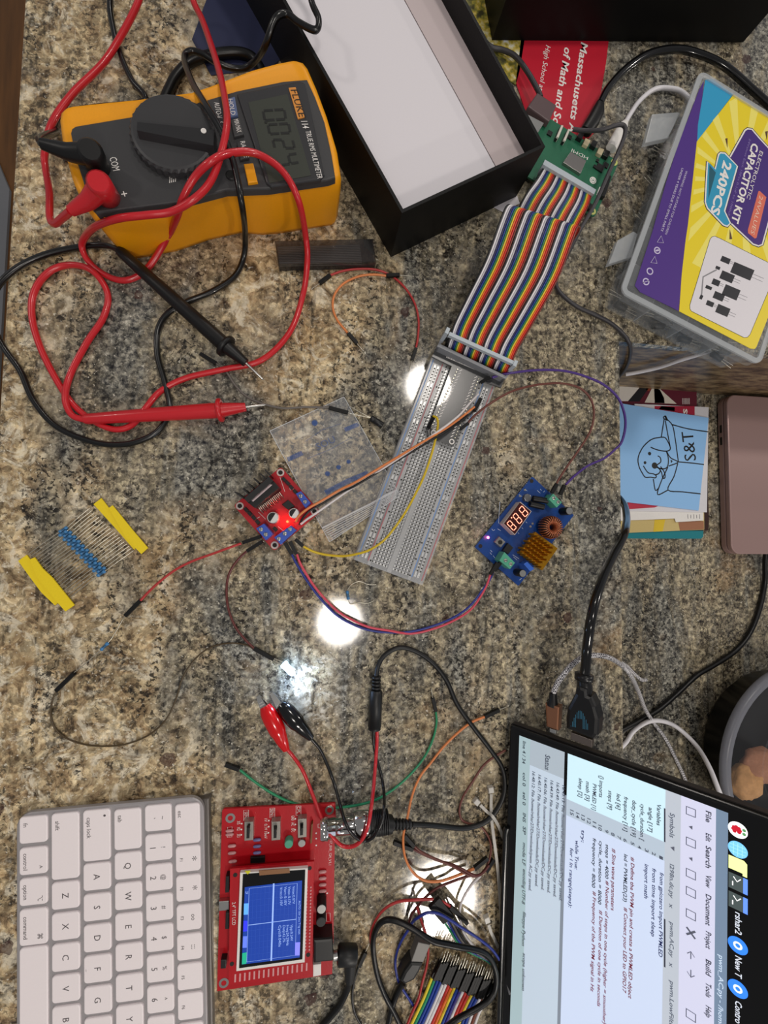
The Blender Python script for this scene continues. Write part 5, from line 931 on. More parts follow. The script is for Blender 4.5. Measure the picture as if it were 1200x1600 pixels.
s0 = t.at(*S28(90, 140), .2); s1 = t.at(*S28(1022, 516), .2); sx0, sy0, sye = s0.x, s0.y, s1.y; sx1 = sx0 + 216
def ly(x, y, f=S28): return t.at(*f(x, y), .2).y
def lx(x, y, f=S28): return t.at(*f(x, y), .2).x
def litm(n, c, e=.85): return mat('screen_' + n, c, .35, emit=e * .66, spec=.3, var=0)
for m_ in (): pass
def lrect(nm, xa, ya, xb, yb, z, m_, par=None): return t.part(nm, MB().quad([(xa, ya, z), (xb, ya, z), (xb, yb, z), (xa, yb, z)]), m_, par)
glass = t.part('screen', MB().prism([(sx0 - 3, sy0 - 3), (sx1 + 3, sy0 - 3), (sx1 + 3, sye + 18), (sx0 - 3, sye + 18)], -.5, .12), mat('screen_glass', '#050506', .08))
def ytop(a): return a
ya = ly(140, 165); yb = ly(292, 225); yb2 = ly(306, 232); yc = ly(742, 435); yd = ly(812, 430); ye = ly(968, 490)
lrect('status_bar', sx0, sy0, sx1, ya, .2, litm('status', '#a9c0c6', .62), glass)
lrect('message_pane', sx0, ya, sx1, yb, .2, litm('message', '#bccbda', .72), glass)
lrect('pane_divider', sx0 + 28, yb, sx1, yb2, .2, litm('divider', '#8b95a3', .5), glass)
gx0, gx1 = lx(742, 618), lx(742, 702)
lrect('symbol_pane', sx0, yb2, gx0, yc, .2, litm('symbols', '#c4e2ee', .82), glass)
lrect('line_gutter', gx0, yb2, gx1, yc, .2, litm('gutter', '#b4c3d2', .68), glass)
lrect('code_pane', gx1, yb2, sx1, yc, .2, litm('code', '#c3d0e8', .80), glass)
lrect('tab_bar', sx0, yc, sx1, yd, .2, litm('tabs', '#bcc4cf', .66), glass)
lrect('tool_bar', sx0, yd, sx1, ye, .2, litm('tools', '#c9cbe2', .80), glass)
lrect('title_bar', sx0, ye, sx1, sye, .2, litm('title', '#7d93ad', .50), glass)
lrect('message_tab', sx0, ya, lx(290, 335), yb, .24, litm('mtab', '#aebbc6', .6), glass)
def txt(parent, nm, items, col, e, f, z=.32, bold=.014):
    mb = MB()
    for s, x, y0_, y1_, hpx in items:
        a = t.at(*f(x, y0_), z); b_ = t.at(*f(x, y1_), z); h = abs(t.at(*f(x + hpx, y0_), z).y - a.y); mb.text(s, (a.x, a.y), (b_.x, a.y), z, max(1.2, h), bold=bold)
    t.part(nm, mb, mat('screen_ink_' + nm, col, .5, emit=e, var=0), parent)
txt(glass, 'menu_lettering', [('File', 562, 75, 155, 40), ('Edit', 562, 235, 290, 40), ('Search', 562, 325, 480, 40), ('View', 562, 530, 620, 40), ('Document', 562, 670, 890, 40), ('Project', 562, 935, 1055, 40), ('Build', 562, 1135, 1245, 40), ('Tools', 562, 1300, 1400, 40), ('Help', 562, 1465, 1545, 40)], '#3a3d50', .1, S46)
txt(glass, 'tab_lettering', [('Symbols', 306, 90, 265, 34), ('l298n.dc.py   x', 306, 455, 770, 30), ('pwm.AC.py   x', 306, 870, 1190, 30), ('pwm.LowFilter', 306, 1290, 1640, 30)], '#6a7384', .2, S46)
txt(glass, 'title_lettering', [('pwm_AC.py - /home/', 655, 1105, 1640, 34)], '#b9c9da', .6, S46)
txt(glass, 'keyword_lettering', [('from gpiozero import PWMLED', 234, 515, 1120, 28), ('from time import sleep', 180, 485, 975, 28), ('import math', 126, 455, 700, 28)], '#1c2a6c', .08, S46, bold=.012)
txt(glass, 'keyword_lettering', [('try:', 588, 210, 300, 24), ('while True:', 545, 285, 495, 24), ('for i in range(steps):', 507, 340, 770, 24)], '#1c2a6c', .08, S45, bold=.012)
txt(glass, 'comment_lettering', [('# Define the PWM pin and create a PWMLED object', 942, 405, 1425, 26), ('# Connect your LED to GPIO17', 893, 765, 1375, 26), ('# Sine wave parameters', 808, 345, 790, 26), ('# Number of steps in one cycle (higher = smoother)', 762, 575, 1610, 24), ('# Duration of one cycle in seconds', 716, 785, 1480, 24), ('# Frequency of the PWM signal in Hz', 670, 650, 1375, 24)], '#8c3444', .12, S45)
txt(glass, 'code_lettering', [('led = PWMLED(23)', 893, 385, 725, 26), ('steps = 4000', 762, 315, 560, 24), ('cycle_duration = 8000', 716, 290, 745, 24), ('frequency = 8000', 670, 270, 625, 24)], '#2d3446', .08, S45)
nl = [(722, 685), (690, 668), (658, 653), (626, 638), (595, 622), (562, 608), (535, 595), (507, 581), (479, 567), (450, 550), (425, 535), (400, 520), (374, 505), (350, 495), (324, 482)]
txt(glass, 'line_numbers', [(str(i + 1), x - 7, y - (9 if i < 9 else 12), y + (5 if i < 9 else 12), 16) for i, (x, y) in enumerate(nl)], '#5c6577', .15, S28)
txt(glass, 'symbol_lettering', [('Variables', 705, 445, 540, 18), ('angle [17]', 668, 460, 568, 18), ('cycle_duration [', 632, 445, 608, 18), ('duty_cycle [19]', 595, 428, 590, 18), ('frequency [11]', 558, 412, 566, 18), ('led [6]', 525, 400, 468, 18), ('steps [9]', 488, 385, 468, 18), ('{} imports', 448, 318, 415, 18), ('PWMLED [1]', 418, 355, 472, 17), ('math [3]', 388, 345, 430, 17), ('sleep [2]', 356, 330, 414, 17)], '#3c4356', .12, S28)
txt(glass, 'message_lettering', [(s, x, a, b, 13) for s, x, a, b in (('16:43:13: File /home/rshar27/Downloads/DC.py saved.', 282, 362, 885), ('16:43:49: File /home/rshar27/Downloads/DC.py saved.', 256, 350, 868), ('16:44:39: File /home/rshar27/Downloads/DC.py saved.', 229, 340, 850), ('16:45:06: File /home/rshar27/Downloads/DC.py saved.', 202, 328, 838), ('16:45:17: File /home/rshar27/Downloads/DC.py saved.', 175, 315, 822), ('16:48:12: File /home/rshar27/Downloads/pwm AC.py saved.', 148, 300, 842))], '#4a5468', .12, S28)
txt(glass, 'status_lettering', [(s, 106, a, b, 14) for s, a, b in (('line 4 / 34', 165, 265), ('col 0', 305, 365), ('sel 0', 392, 450), ('INS', 485, 525), ('SP', 545, 580), ('mode LF', 618, 718), ('encoding UTF-8', 735, 892), ('filetype Python', 925, 1080), ('scope unknown', 1110, 1280))], '#43505c', .12, S28)
txt(glass, 'status_tab_lettering', [('Status', 206, 225, 292, 22)], '#4a5468', .12, S28)
def lp(x, y, f=S46): q = t.at(*f(x, y), .3); return q.x, q.y
mb = MB()
for y in (195, 420): a = lp(455, y); mb.quad([(a[0] - 1.1, a[1] + .7, .32), (a[0] + 1.1, a[1] + .7, .32), (a[0], a[1] - 1, .32)][::-1])
for y in (345,): a = lp(325, y); mb.quad([(a[0] - 1.3, a[1] + .8, .32), (a[0] + 1.3, a[1] + .8, .32), (a[0], a[1] - 1.1, .32)][::-1])
for y in (85, 305, 530, 660, 820, 1540):
    a = lp(455, y); s = 2.1; mb.line([(a[0] - s, a[1] - s), (a[0] + s, a[1] - s), (a[0] + s, a[1] + s), (a[0] - s, a[1] + s)], .55, .32, closed=True)
a = lp(455, 950); mb.line([(a[0] - 2, a[1] - 2), (a[0] + 2, a[1] + 2)], 1.0, .32).line([(a[0] - 2, a[1] + 2), (a[0] + 2, a[1] - 2)], 1.0, .32)
for y, s in ((1110, -1), (1240, 1)): a = lp(455, y); mb.line([(a[0] - 2 * s, a[1]), (a[0] + 2 * s, a[1])], .4, .32).line([(a[0], a[1] + 1.7), (a[0] + 2 * s, a[1]), (a[0], a[1] - 1.7)], .4, .32)
t.part('tool_icons', mb, mat('screen_icon_grey', '#6b6f82', .5, emit=.15), glass)
mb = MB(); mb.line([lp(268, 850), lp(268, 1195)], .7, .33); mb.line([lp(268, 60), lp(268, 300)], .7, .33); t.part('tab_underline', mb, mat('screen_ink_menu', '#3a3d50', .5, emit=.1), glass)
for (y, cols_) in ((215, ('#f4f4f4', '#b5182c')), (355, ('#6fb8ee', '#9fd4f8')), (1040, ('#2f78e0', '#dfeaff')), (1350, ('#2f78e0', '#dfeaff'))):
    a = lp(790, y); mb = MB().lathe([(4.1, .2), (4.1, .3)], (a[0], a[1], 0), n=28)
    o = t.part('taskbar_icon', mb, mat('screen_ic_' + cols_[0][1:], cols_[0], .4, emit=.8), glass)
    mb = MB()
    if y == 215:
        for k in range(8): mb.lathe([(.9, .3), (.85, .4)], (a[0] + 1.4 * math.cos(k * .8) * (k > 0), a[1] - .5 + 1.4 * math.sin(k * .8) * (k > 0), 0), n=10)
    elif y == 355:
        for k in (-1.8, 0, 1.8): mb.line([(a[0] - 3.3, a[1] + k), (a[0] + 3.3, a[1] + k)], .25, .34).line([(a[0] + k, a[1] - 3.3), (a[0] + k, a[1] + 3.3)], .25, .34)
    else: mb.ring(a, 1.0, 1.9, .3, .4)
    t.part('icon_mark', mb, mat('screen_ic_' + cols_[1][1:], cols_[1], .4, emit=.7), o)
    if y == 215: t.part('icon_leaf', MB().lathe([(.8, .3), (.75, .4)], (a[0] - 1.0, a[1] + 2.6, 0), n=10).lathe([(.8, .3), (.75, .4)], (a[0] + 1.0, a[1] + 2.6, 0), n=10), mat('screen_ic_green', '#5e9a62', .4, emit=.5), o)
a = lp(790, 470); t.part('taskbar_icon', MB().prism([(a[0] - 3.8, a[1] - 3.8), (a[0] + 3, a[1] - 3.8), (a[0] + 3, a[1] + 2), (a[0] + 4.2, a[1] + 2), (a[0] + 4.2, a[1] + 3.8), (a[0] - 2.5, a[1] + 3.8), (a[0] - 3.8, a[1] + 2.5)], .15, .3), mat('screen_ic_folder', '#e4ee9a', .4, emit=.8), glass)
for y in (595, 732):
    a = lp(790, y); o = t.part('taskbar_icon', MB().prism([(a[0] - 4, a[1] - 3.8), (a[0] + 4, a[1] - 3.8), (a[0] + 4, a[1] + 2.2), (a[0] - 4, a[1] + 2.2)], .15, .3), mat('screen_ic_slate', '#4c5858', .4, emit=.4), glass)
    t.part('icon_strip', MB().prism([(a[0] - 4, a[1] + 2.2), (a[0] + 4, a[1] + 2.2), (a[0] + 4, a[1] + 4), (a[0] - 4, a[1] + 4)], .15, .3), mat('screen_ic_blue', '#5b86e8', .4, emit=.8), o)
    t.part('icon_mark', MB().line([(a[0] - 2.6, a[1] + 1.2), (a[0] - .6, a[1] - .3), (a[0] - 2.6, a[1] - 1.8)], .45, .33).line([(a[0], a[1] - 2.1), (a[0] + 2.2, a[1] - 2.1)], .45, .33), mat('screen_ic_f4f4f4', '#f4f4f4', .4, emit=.8), o)
txt(glass, 'taskbar_lettering', [('rshar2', 772, 797, 950, 48), ('New T', 772, 1108, 1255, 48), ('Contro', 772, 1428, 1585, 48)], '#cfd6e2', .6, S46)
t.part('stand_bar', MB().tube([V((74, .6, 1)), V((78, -.2, 1.6)), V((WM - 4, -.2, 1.6)), V((WM, .6, 1))], 1.8, 16), blkg)
t.part('kickstand', MB().hexa([(60, 70, -8.8), (190, 70, -8.8), (190, 74, -9.6), (60, 74, -9.6)], [tuple(t.inv @ (t.m @ V((60, 70, -9)) + V((70, 0, -62)))), tuple(t.inv @ (t.m @ V((190, 70, -9)) + V((70, 0, -62)))), tuple(t.inv @ (t.m @ V((190, 74, -9)) + V((72, 0, -65)))), tuple(t.inv @ (t.m @ V((60, 74, -9)) + V((72, 0, -65))))]), mat('monitor_black', '#0b0b0c'))
# cables plugged into the monitor's side, lying in its tilted plane
def pmtx(px, py, zl): p = MON.at(px, py, zl); return frame(MON.m @ p, ux, wy, nz)
X9 = crop(840, 1000, 8.8889)
t = T('hdmi_cable', 'thick glossy black cable with black bottle-shaped plug in the side of the portable monitor', 'cable', mtx=pmtx(908, 1120, -5)); bm_ = [(390, 1238), (385, 1100), (408, 945), (470, 830), (515, 745), (525, 665), (580, 640), (690, 680), (700, 770), (745, 790), (805, 930), (850, 1100), (835, 1330), (775, 1392)]
o = t.part('plug_body', MB().prism(t.pl(bm_, 6, X9), -6, 6, 2.4), mat('plug_gloss', '#131315', .3)); pbox(t, 'plug_tip', [(460, 1280), (760, 1390), (750, 1500), (455, 1380)], -2.5, 3, mat('plug_metal', '#8a7f78', .3, .9), X9, o)
mb = MB()
hx = [(470, 1190), (470, 1090), (498, 1020), (520, 990), (560, 965), (600, 975), (640, 1020), (690, 1110), (700, 1250), (640, 1250), (628, 1130), (580, 1080), (540, 1110), (535, 1200)]
pts = t.pl(hx, 6.1, X9)
for k in range(24):
    u = k / 23; x_ = 465 + 240 * u; top_ = 1190 - 210 * math.sin(u * 3.14159); bot = 1200 + 50 * u if not (.34 < u < .68) else 1080 + 30 * u
    if k % 2 == 0: mb.line(t.pl([(x_, top_), (x_, bot)], 6.12, X9), .42, 6.12)
t.part('arched_logo', mb, mat('logo_teal', '#35718c', .4), o, 'arch shaped logo of thin blue lines')
mb = MB(); r_ = [t.inv @ (MON.m @ MON.at(*X9(*p), -5)) for p in ((640, 770), (655, 640), (640, 560), (645, 500))]
t.part('strain_collar', MB().tube(r_, [5.2, 5.0, 4.4, 3.4], 18), mat('plug_gloss', '#131315'), o)
t.part('strain_ring', MB().lathe([(3.2, 0), (6.0, .3), (6.0, 4.4), (3.2, 4.8)], r_[2], r_[3] - r_[2], 20), mat('plug_gloss', '#131315'), o)
start = t.m @ r_[3]
hp_ = [P(915, 1040, start.z - 1), P(917, 1012, start.z - 2), P(922, 975, 44), P(931, 935, 38), P(943, 900, 26), P(956, 872, 14), P(969, 848, 5), P(977, 828, -8), P(979, 808, -45), P(974, 787, -75), P(955, 765, -96)]
t.part('cable', MB().tube(spline([r_[3]] + [t.inv @ p for p in hp_], 7), 3.3, 14), blkg)
t = T('braided_cable', 'grey and white braided cable with copper coloured plug in the side of the portable monitor', 'cable', mtx=pmtx(864, 1110, -5))
o = pbox(t, 'plug_body', [(100, 880), (305, 930), (285, 1265), (118, 1205)], -3.4, 3.4, mat('copper_shell', '#a8765a', .3, .75), X9, bev=1.2)
pbox(t, 'plug_tip', [(165, 1225), (255, 1255), (250, 1310), (165, 1280)], -1.3, 1.3, silver, X9, o)
r_ = [t.inv @ (MON.m @ MON.at(*X9(*p), -5)) for p in ((205, 910), (215, 840), (215, 740))]; t.part('strain_sleeve', MB().tube(r_, [4.4, 3.0, 2.6], 16), blk, o)
bz = (t.m @ r_[2]).z; br = bpy.data.materials.new('braid'); br.use_nodes = True; _n = br.node_tree; _t = _n.nodes.new('ShaderNodeTexCoord'); _c = _n.nodes.new('ShaderNodeTexChecker'); _c.inputs['Scale'].default_value = 900
_c.inputs['Color1'].default_value = lin('#e6e4e6'); _c.inputs['Color2'].default_value = lin('#55535a'); _n.links.new(_t.outputs['Object'], _c.inputs['Vector']); _n.links.new(_c.outputs[0], _n.nodes['Principled BSDF'].inputs['Base Color']); _n.nodes['Principled BSDF'].inputs['Roughness'].default_value = .5
t.part('cable', MB().tube(spline([r_[2]] + [t.inv @ P(*p) for p in ((872, 1066, bz), (888, 1045, bz + 2), (905, 1030, bz + 2), (925, 1024, bz), (950, 1027, 28), (972, 1040, 14), (985, 1055, 4), (998, 1082, -40), (1008, 1108, -80), (1022, 1130, -100), (1040, 1155, -102.5), (1058, 1190, -102.5), (1072, 1222, -102.5), (1080, 1250, -102.5), (1086, 1290, -102.5))], 7), 1.9, 10), br)
LW = -105.0
def low_cable(name, label, pts, r, m): w_ = [P(*p) for p in pts]; t = T(name, label, 'cable', (w_[0].x, w_[0].y, LW)); t.part('cable', MB().tube(spline([t.inv @ x for x in w_], 7), r, 10), m); return t
low_cable('braided_cable', 'short grey braided cable end curling over the slab edge on the lower worktop', [(1010, 1062, -101), (1002, 1062, -101), (990, 1052, -98), (978, 1040, -99), (962, 1030, -100)], 1.9, br)
low_cable('white_cable', 'white cable bending from the slab edge past the black food bowl to the monitor', [(962, 1175, -102.5), (978, 1160, -102.5), (990, 1142, -102), (1012, 1128, -96), (1036, 1127, -94), (1060, 1138, -92), (1088, 1165, -78), (1108, 1198, -56), (1125, 1240, -44), (1140, 1275, -52), (1150, 1320, -80)], 2.2, wcb)
low_cable('black_cable', 'black cable running from under the pink laptop corner to the slab edge', [(1225, 820, -87), (1198, 860, -95), (1195, 910, -102), (1187, 950, -102), (1172, 988, -102), (1150, 1016, -102), (1118, 1038, -102), (1088, 1056, -102), (1060, 1082, -102), (1030, 1108, -102), (1000, 1126, -102), (970, 1142, -102)], 2.5, mat('cable_black', '#121214'))
# ================================================================== LAPTOP (closed)
a, b = P(1136, 616, LW + 13.4), P(1143, 866, LW + 13.4); d = b - a; an = math.atan2(d.y, d.x)
t = T('laptop', 'closed rose pink laptop lying on the lower worktop beside the leaflets', 'laptop', (a.x, a.y, LW), an); DL = d.length
pink = mat('rose_aluminium', '#a78a86', .38, .35)
body = [(x + DL / 2, y + 152) for x, y in rrect(DL, 304, 11, 6)]
t.part('base', MB().prism(body, 2, 8.2, 1.5), pink); t.part('lid', MB().prism(body, 8.9, 13.4, 1.2), pink); t.part('hinge_gap', MB().prism([(x + DL / 2, y + 152) for x, y in rrect(DL - 3, 301, 9, 6)], 8.1, 9.0), blk)
for x, y in ((20, 20), (DL - 20, 20), (20, 284), (DL - 20, 284)): t.part('foot', MB().cyl((x, y, 0), (x, y, 2.2), 6), blk)
mb = MB()
for x in (38, 52): mb.box(x, .6, 3.8, 9, 1.6, 6.2)
t.part('port', mb, blk)
# ================================================================== LEAFLETS
W5 = crop(950, 580, 4.8)
def card(name, label, pts, z, m, cat='leaflet', th=.6, f=W5):
    q = P(*f(*pts[0]), LW + z); t = T(name, label, cat, (q.x, q.y, LW + z)); t.part('sheet', MB().prism(t.pl(pts, th, f), 0, th), m); return t
card('leaflet', 'teal leaflet at the bottom of the pile, showing along its near edge', [(20, 100), (600, 105), (715, 1190), (715, 1240), (700, 1256), (20, 1254)], .2, mat('leaflet_teal', '#1a7c86', .4))
t = card('leaflet', 'dark brown leaflet poking out at the right corner of the pile', [(500, 700), (745, 700), (757, 1130), (752, 1195), (500, 1195)], 1.0, mat('leaflet_brown', '#3a2420', .45))
t = card('leaflet', 'tan and yellow leaflet with brownish photo strip, second above the teal one', [(20, 300), (715, 300), (722, 1188), (20, 1218)], 1.8, mat('leaflet_tan', '#c9b478', .45))
for c, pts in (('#d8b92a', [(350, 1115), (430, 1112), (410, 1200), (340, 1205)]), ('#9c6a4c', [(525, 1120), (718, 1125), (720, 1185), (540, 1195)])): t.part('printed_shape', MB().prism(t.pl(pts, .7, W5), .6, .72), mat('print_' + c[1:], c, .5))
t = card('leaflet', 'dark red leaflet with white and yellow painted shapes at the far edge of the pile', [(20, 110), (665, 120), (668, 900), (20, 900)], 2.6, mat('leaflet_maroon', '#5e1a2c', .4))
for c, pts in (('#d9d3cc', [(20, 112), (240, 118), (150, 225), (20, 225)]), ('#15151c', [(240, 122), (305, 128), (235, 228), (150, 226)]), ('#8a3c26', [(290, 118), (335, 120), (310, 150), (285, 140)]), ('#d6cfc2', [(335, 118), (375, 120), (515, 245), (275, 235)]), ('#dccb3a', [(345, 122), (390, 140), (420, 200), (425, 240), (350, 238)])): t.part('printed_shape', MB().prism(t.pl(pts, .7, W5), .6, .72), mat('print_' + c[1:], c, .5))
mb = MB()
for k in range(6): mb.box(*t.a2(*W5(560 + k * 10, 225), .75), .6, .5, 7, .78)
t.part('printed_lettering', mb, white_ink)
t = card('leaflet', 'white leaflet with grey print lying above the tan one', [(20, 600), (712, 600), (716, 1120), (510, 1132), (500, 1105), (20, 1125)], 3.4, wht)
mb = MB()
for k in range(5): mb.box(*t.a2(*W5(600 + k * 22, 1090), .75), .6, .5, 5 - k % 2, .78)
t.part('printed_lettering', mb, mat('grey_ink', '#77747a', .6))
t = card('leaflet', 'red and white leaflet with a white letter S, directly under the blue dog card', [(200, 245), (755, 270), (742, 1058), (150, 1050)], 4.2, mat('leaflet_white', '#dcdadf', .45))
for c, pts in (('#a81e3c', [(350, 262), (650, 262), (650, 330), (350, 300)]), ('#d9788a', [(400, 262), (500, 270), (500, 300), (380, 285)]), ('#b92a44', [(150, 975), (390, 1005), (350, 1022), (150, 1035)])): t.part('printed_shape', MB().prism(t.pl(pts, .7, W5), .6, .72), mat('print_' + c[1:], c, .5))
t.part('printed_lettering', MB().text('S', t.a2(*W5(594, 322), .8), t.a2(*W5(594, 282), .8), .8, 5, bold=.03), white_ink)
t = card('blue_card', 'light blue card with line drawing of a puppy in a box', [(20, 222), (90, 240), (755, 350), (680, 1045), (20, 968)], 5.2, mat('card_blue', '#92c4f6', .45, var=.02), 'card', .8)
dg = [[(400, 495), (330, 510), (270, 560), (235, 620), (225, 670), (235, 720), (255, 760), (280, 795), (320, 795), (355, 800), (362, 785), (340, 770), (300, 760), (265, 710)], [(400, 495), (430, 500), (455, 540), (468, 575), (460, 593), (430, 600), (370, 590), (320, 570)], [(373, 635), (392, 648), (396, 680), (370, 702), (365, 720), (400, 732)], [(370, 715), (400, 755), (412, 800), (428, 797), (424, 760), (395, 715)], [(438, 600), (452, 650), (450, 705), (430, 730), (388, 732)], [(355, 778), (380, 768), (395, 745)], [(440, 602), (470, 650), (525, 682), (455, 712)], [(428, 335), (415, 350), (445, 368), (432, 335), (430, 350)], [(430, 350), (480, 400), (500, 480), (528, 680)], [(422, 355), (400, 492)], [(430, 370), (448, 470), (465, 560)], [(480, 400), (600, 432), (752, 455)], [(528, 680), (620, 688), (720, 700)], [(524, 690), (495, 790), (450, 890), (560, 905), (695, 920)], [(450, 718), (398, 830), (372, 925), (450, 892)], [(340, 808), (355, 892), (378, 880)], [(470, 668), (480, 675), (472, 685)]]
mb = MB()
for s in dg: mb.line([tuple(p)[:2] for p in spline([tuple(t.at(*W5(*p), .9))[:2] + (0,) for p in s], 4)], 1.3, .9)
for c, r in (((312, 618), 2.0), ((278, 686), 1.7), ((350, 708), 3.6)): q = t.at(*W5(*c), .9); mb.lathe([(r, .8), (r, .92)], (q.x, q.y, 0), n=14)
mb.text('S&T', t.a2(*W5(662, 668), .9), t.a2(*W5(635, 450), .9), .9, 15)
t.part('line_drawing', mb, black_ink)
# ================================================================== FOOD BOWL
bc_ = V((499, -247, LW))
t = T('food_bowl', 'round black food bowl with clear lid holding two brown biscuits on the lower worktop', 'bowl', tuple(bc_))
t.part('bowl', MB().lathe([(70, 0), (79, .5), (84, 6), (97, 38), (100, 41), (97, 41), (80, 6), (68, 2.5), (.01, 2.5)], n=64), mat('bowl_black', '#0b0b0b', .3, spec=.3))
t.part('rim', MB().lathe([(98, 41), (103, 41.2), (106, 43), (106, 47), (103, 49.5), (99, 49.5), (97, 46), (96, 42), (98, 41)], n=72), mat('rim_clear', '#8f919b', .3, alpha=.6), label='frosted plastic rim')
t.part('clear_lid', MB().lathe([(97, 48), (94, 46.5), (66, 46.8), (64, 50), (62, 50), (60, 47), (.01, 47.5)], n=64, nocap=True), mat('lid_clear', '#e6e9f2', .22, alpha=.03, spec=.2), label='clear plastic lid')
for px, py, rr, sd in ((1188, 1196, (22, 19, 10), 1), (1166, 1222, (19, 19, 11), 5)):
    q = P(px, py, LW + 16); me = bmesh.new(); bmesh.ops.create_uvsphere(me, u_segments=28, v_segments=16, radius=1); random.seed(sd)
    from mathutils import noise
    for v in me.verts:
        k = 1 + .18 * noise.noise(v.co * 2.2 + V((sd, 0, 0))) + .06 * noise.noise(v.co * 7); v.co = V((v.co.x * rr[0] * k, v.co.y * rr[1] * k, v.co.z * rr[2] * k + 12)) + V((q.x, q.y, LW + 3))
    for f in me.faces: f.smooth = True
    m = MB(); m.bm.free(); m.bm = me
    solo('biscuit', m, mat('biscuit%d' % sd, '#b98a58' if sd == 5 else '#9a6a50', .8, bump=.6, bscale=300, var=.25), 'golden brown biscuit in the black bowl, the nearer one' if sd == 5 else 'reddish brown biscuit in the black bowl, behind the golden one', 'biscuit')
# ================================================================== CAPACITOR KIT BOX
F4_ = crop(900, 0, 4); F8 = crop(900, 350, 4); F6 = crop(1060, 150, 6.4)
HB = 27.0; A_, B_, C_ = P(968, 457, HB), P(1092, 112, HB), P(1176, 566, HB)
an = math.atan2(C_.y - A_.y, C_.x - A_.x); t = T('capacitor_kit_box', 'clear plastic compartment box with yellow and purple capacitor kit label', 'box', (A_.x, A_.y, 0), an); KB = t
BW, BH = (C_ - A_).length + 6, (B_ - A_).length
pl_ = mat('box_clear', '#c5cace', .12, alpha=.13, var=.02); pl2 = mat('box_clear_rim', '#cdd2d6', .22, alpha=.46, var=.02)
def wallring(w_, h_, r, th, z0, z1, z0k=0, cx_=None, cy_=None):
    cx_ = BW / 2 if cx_ is None else cx_; cy_ = BH / 2 if cy_ is None else cy_; mb = MB(); o_ = rrect(w_, h_, r, 5); i_ = rrect(w_ - 2 * th, h_ - 2 * th, max(.5, r - th), 5); n = len(o_)
    lo = 1 - z0k; vs = [(cx_ + x * lo, cy_ + y * lo, z0) for x, y in o_] + [(cx_ + x, cy_ + y, z1) for x, y in o_] + [(cx_ + x, cy_ + y, z1) for x, y in i_] + [(cx_ + x * lo, cy_ + y * lo, z0) for x, y in i_]
    return mb._add(vs, [[r_ * n + j, r_ * n + (j + 1) % n, ((r_ + 1) % 4) * n + (j + 1) % n, ((r_ + 1) % 4) * n + j] for r_ in range(4) for j in range(n)], False)
t.part('tray', wallring(BW - 7, BH - 7, 5, 1.4, .3, HB - 6, .02).prism([(BW / 2 + x * .98, BH / 2 + y * .98) for x, y in rrect(BW - 10, BH - 10, 5)], .2, 1.4), pl_)
lid = t.part('lid', wallring(BW, BH, 7, 1.4, HB - 6.5, HB - 1).prism([(BW / 2 + x, BH / 2 + y) for x, y in rrect(BW, BH, 7, 5)], HB - 1.4, HB), pl_)
t.part('lid_rim', wallring(BW + 1, BH + 1, 7, 4.2, HB - .2, HB + 1.2), pl2, lid)
mb = MB()
NXc, NYc = 4, 6
for i in range(1, NXc): mb.box(BW * i / NXc, BH / 2, 1.4, .9, BH - 12, HB - 7)
for j in range(1, NYc): mb.box(BW / 2, BH * j / NYc, 1.4, BW - 12, .9, HB - 7)
t.part('dividers', mb, pl2)
for pts in ([F4_(*p) for p in ((478, 712), (635, 700), (655, 705), (575, 862), (432, 892))], [F8(*p) for p in ((262, 100), (360, 45), (385, 60), (350, 205), (203, 252))]):
    t.part('latch', MB().prism(t.pl(pts, 19), 15, 19, .5), pl2)
zl = HB + .25
lab = t.part('paper_label', MB().prism(t.pl([F4_(800, 505), F4_(760, 880), F4_(700, 1400), F8(685, 100), F8(642, 545), F8(600, 522), F8(400, 425), F8(368, 385), F8(480, 40), F4_(560, 1150), F4_(640, 900), F4_(770, 560)], zl), HB + .02, zl), mat('label_purple', '#4c2a86', .45, var=.02), label='purple strip of the label')
yy = mat('label_yellow', '#f0d820', .45, var=.02)
yp = t.part('yellow_panel', MB().prism(t.pl([(1146, 147), (1238, 205), (1230, 420), F8(1128, 768), F8(1118, 780), F8(1090, 778), F8(645, 545), F8(660, 320), F8(685, 100), F4_(700, 1400), F4_(755, 885)], zl), HB + .02, zl + .02), yy, lab)
t.part('blue_panel', MB().prism(t.pl([F4_(*p) for p in ((808, 500), (850, 492), (985, 590), (757, 882), (762, 780))], zl), HB + .02, zl + .02), mat('label_cyan', '#2a9fce', .45, var=.02), lab)
mb = MB(); cR = F6(620, 850); zr = zl + .04
for k in range(22):
    a0 = k * math.pi / 11; a1 = a0 + math.pi / 30; pts = [cR]
    L1_ = 1000
    def lim(a):
        for L in range(20, 150, 3):
            x, y = cR[0] + L * math.cos(a), cR[1] + L * math.sin(a)
            # stay inside the yellow panel (left border and lower border)
            if (x < 1089 - (y - 220) * .09 if y > 220 else x < 1146 - (y - 147) * .8) or y > 487 + (x - 1061) * .47 or (y < 147 + (x - 1146) * .63) or x > 1222: return (cR[0] + (L - 3) * math.cos(a), cR[1] + (L - 3) * math.sin(a))
        return (x, y)
    p, q = lim(a0), lim(a1); mb.quad([tuple(t.a2(*cR, zl)) + (zr,), tuple(t.a2(*q, zl)) + (zr,), tuple(t.a2(*p, zl)) + (zr,)])
t.part('ray_pattern', mb, mat('label_ray', '#f7ea70', .45, var=.02), yp)
bgp = [(690, 328), (735, 332), (800, 410), (1010, 640), (1000, 900), (840, 1485), (800, 1500), (745, 1480), (520, 1268), (465, 1150), (590, 702), (512, 618), (665, 345)]
smp = [(420, 568), (465, 572), (590, 702), (462, 1150), (520, 1272), (488, 1303), (448, 1288), (290, 1122), (268, 1060), (290, 655), (368, 730), (402, 585)]
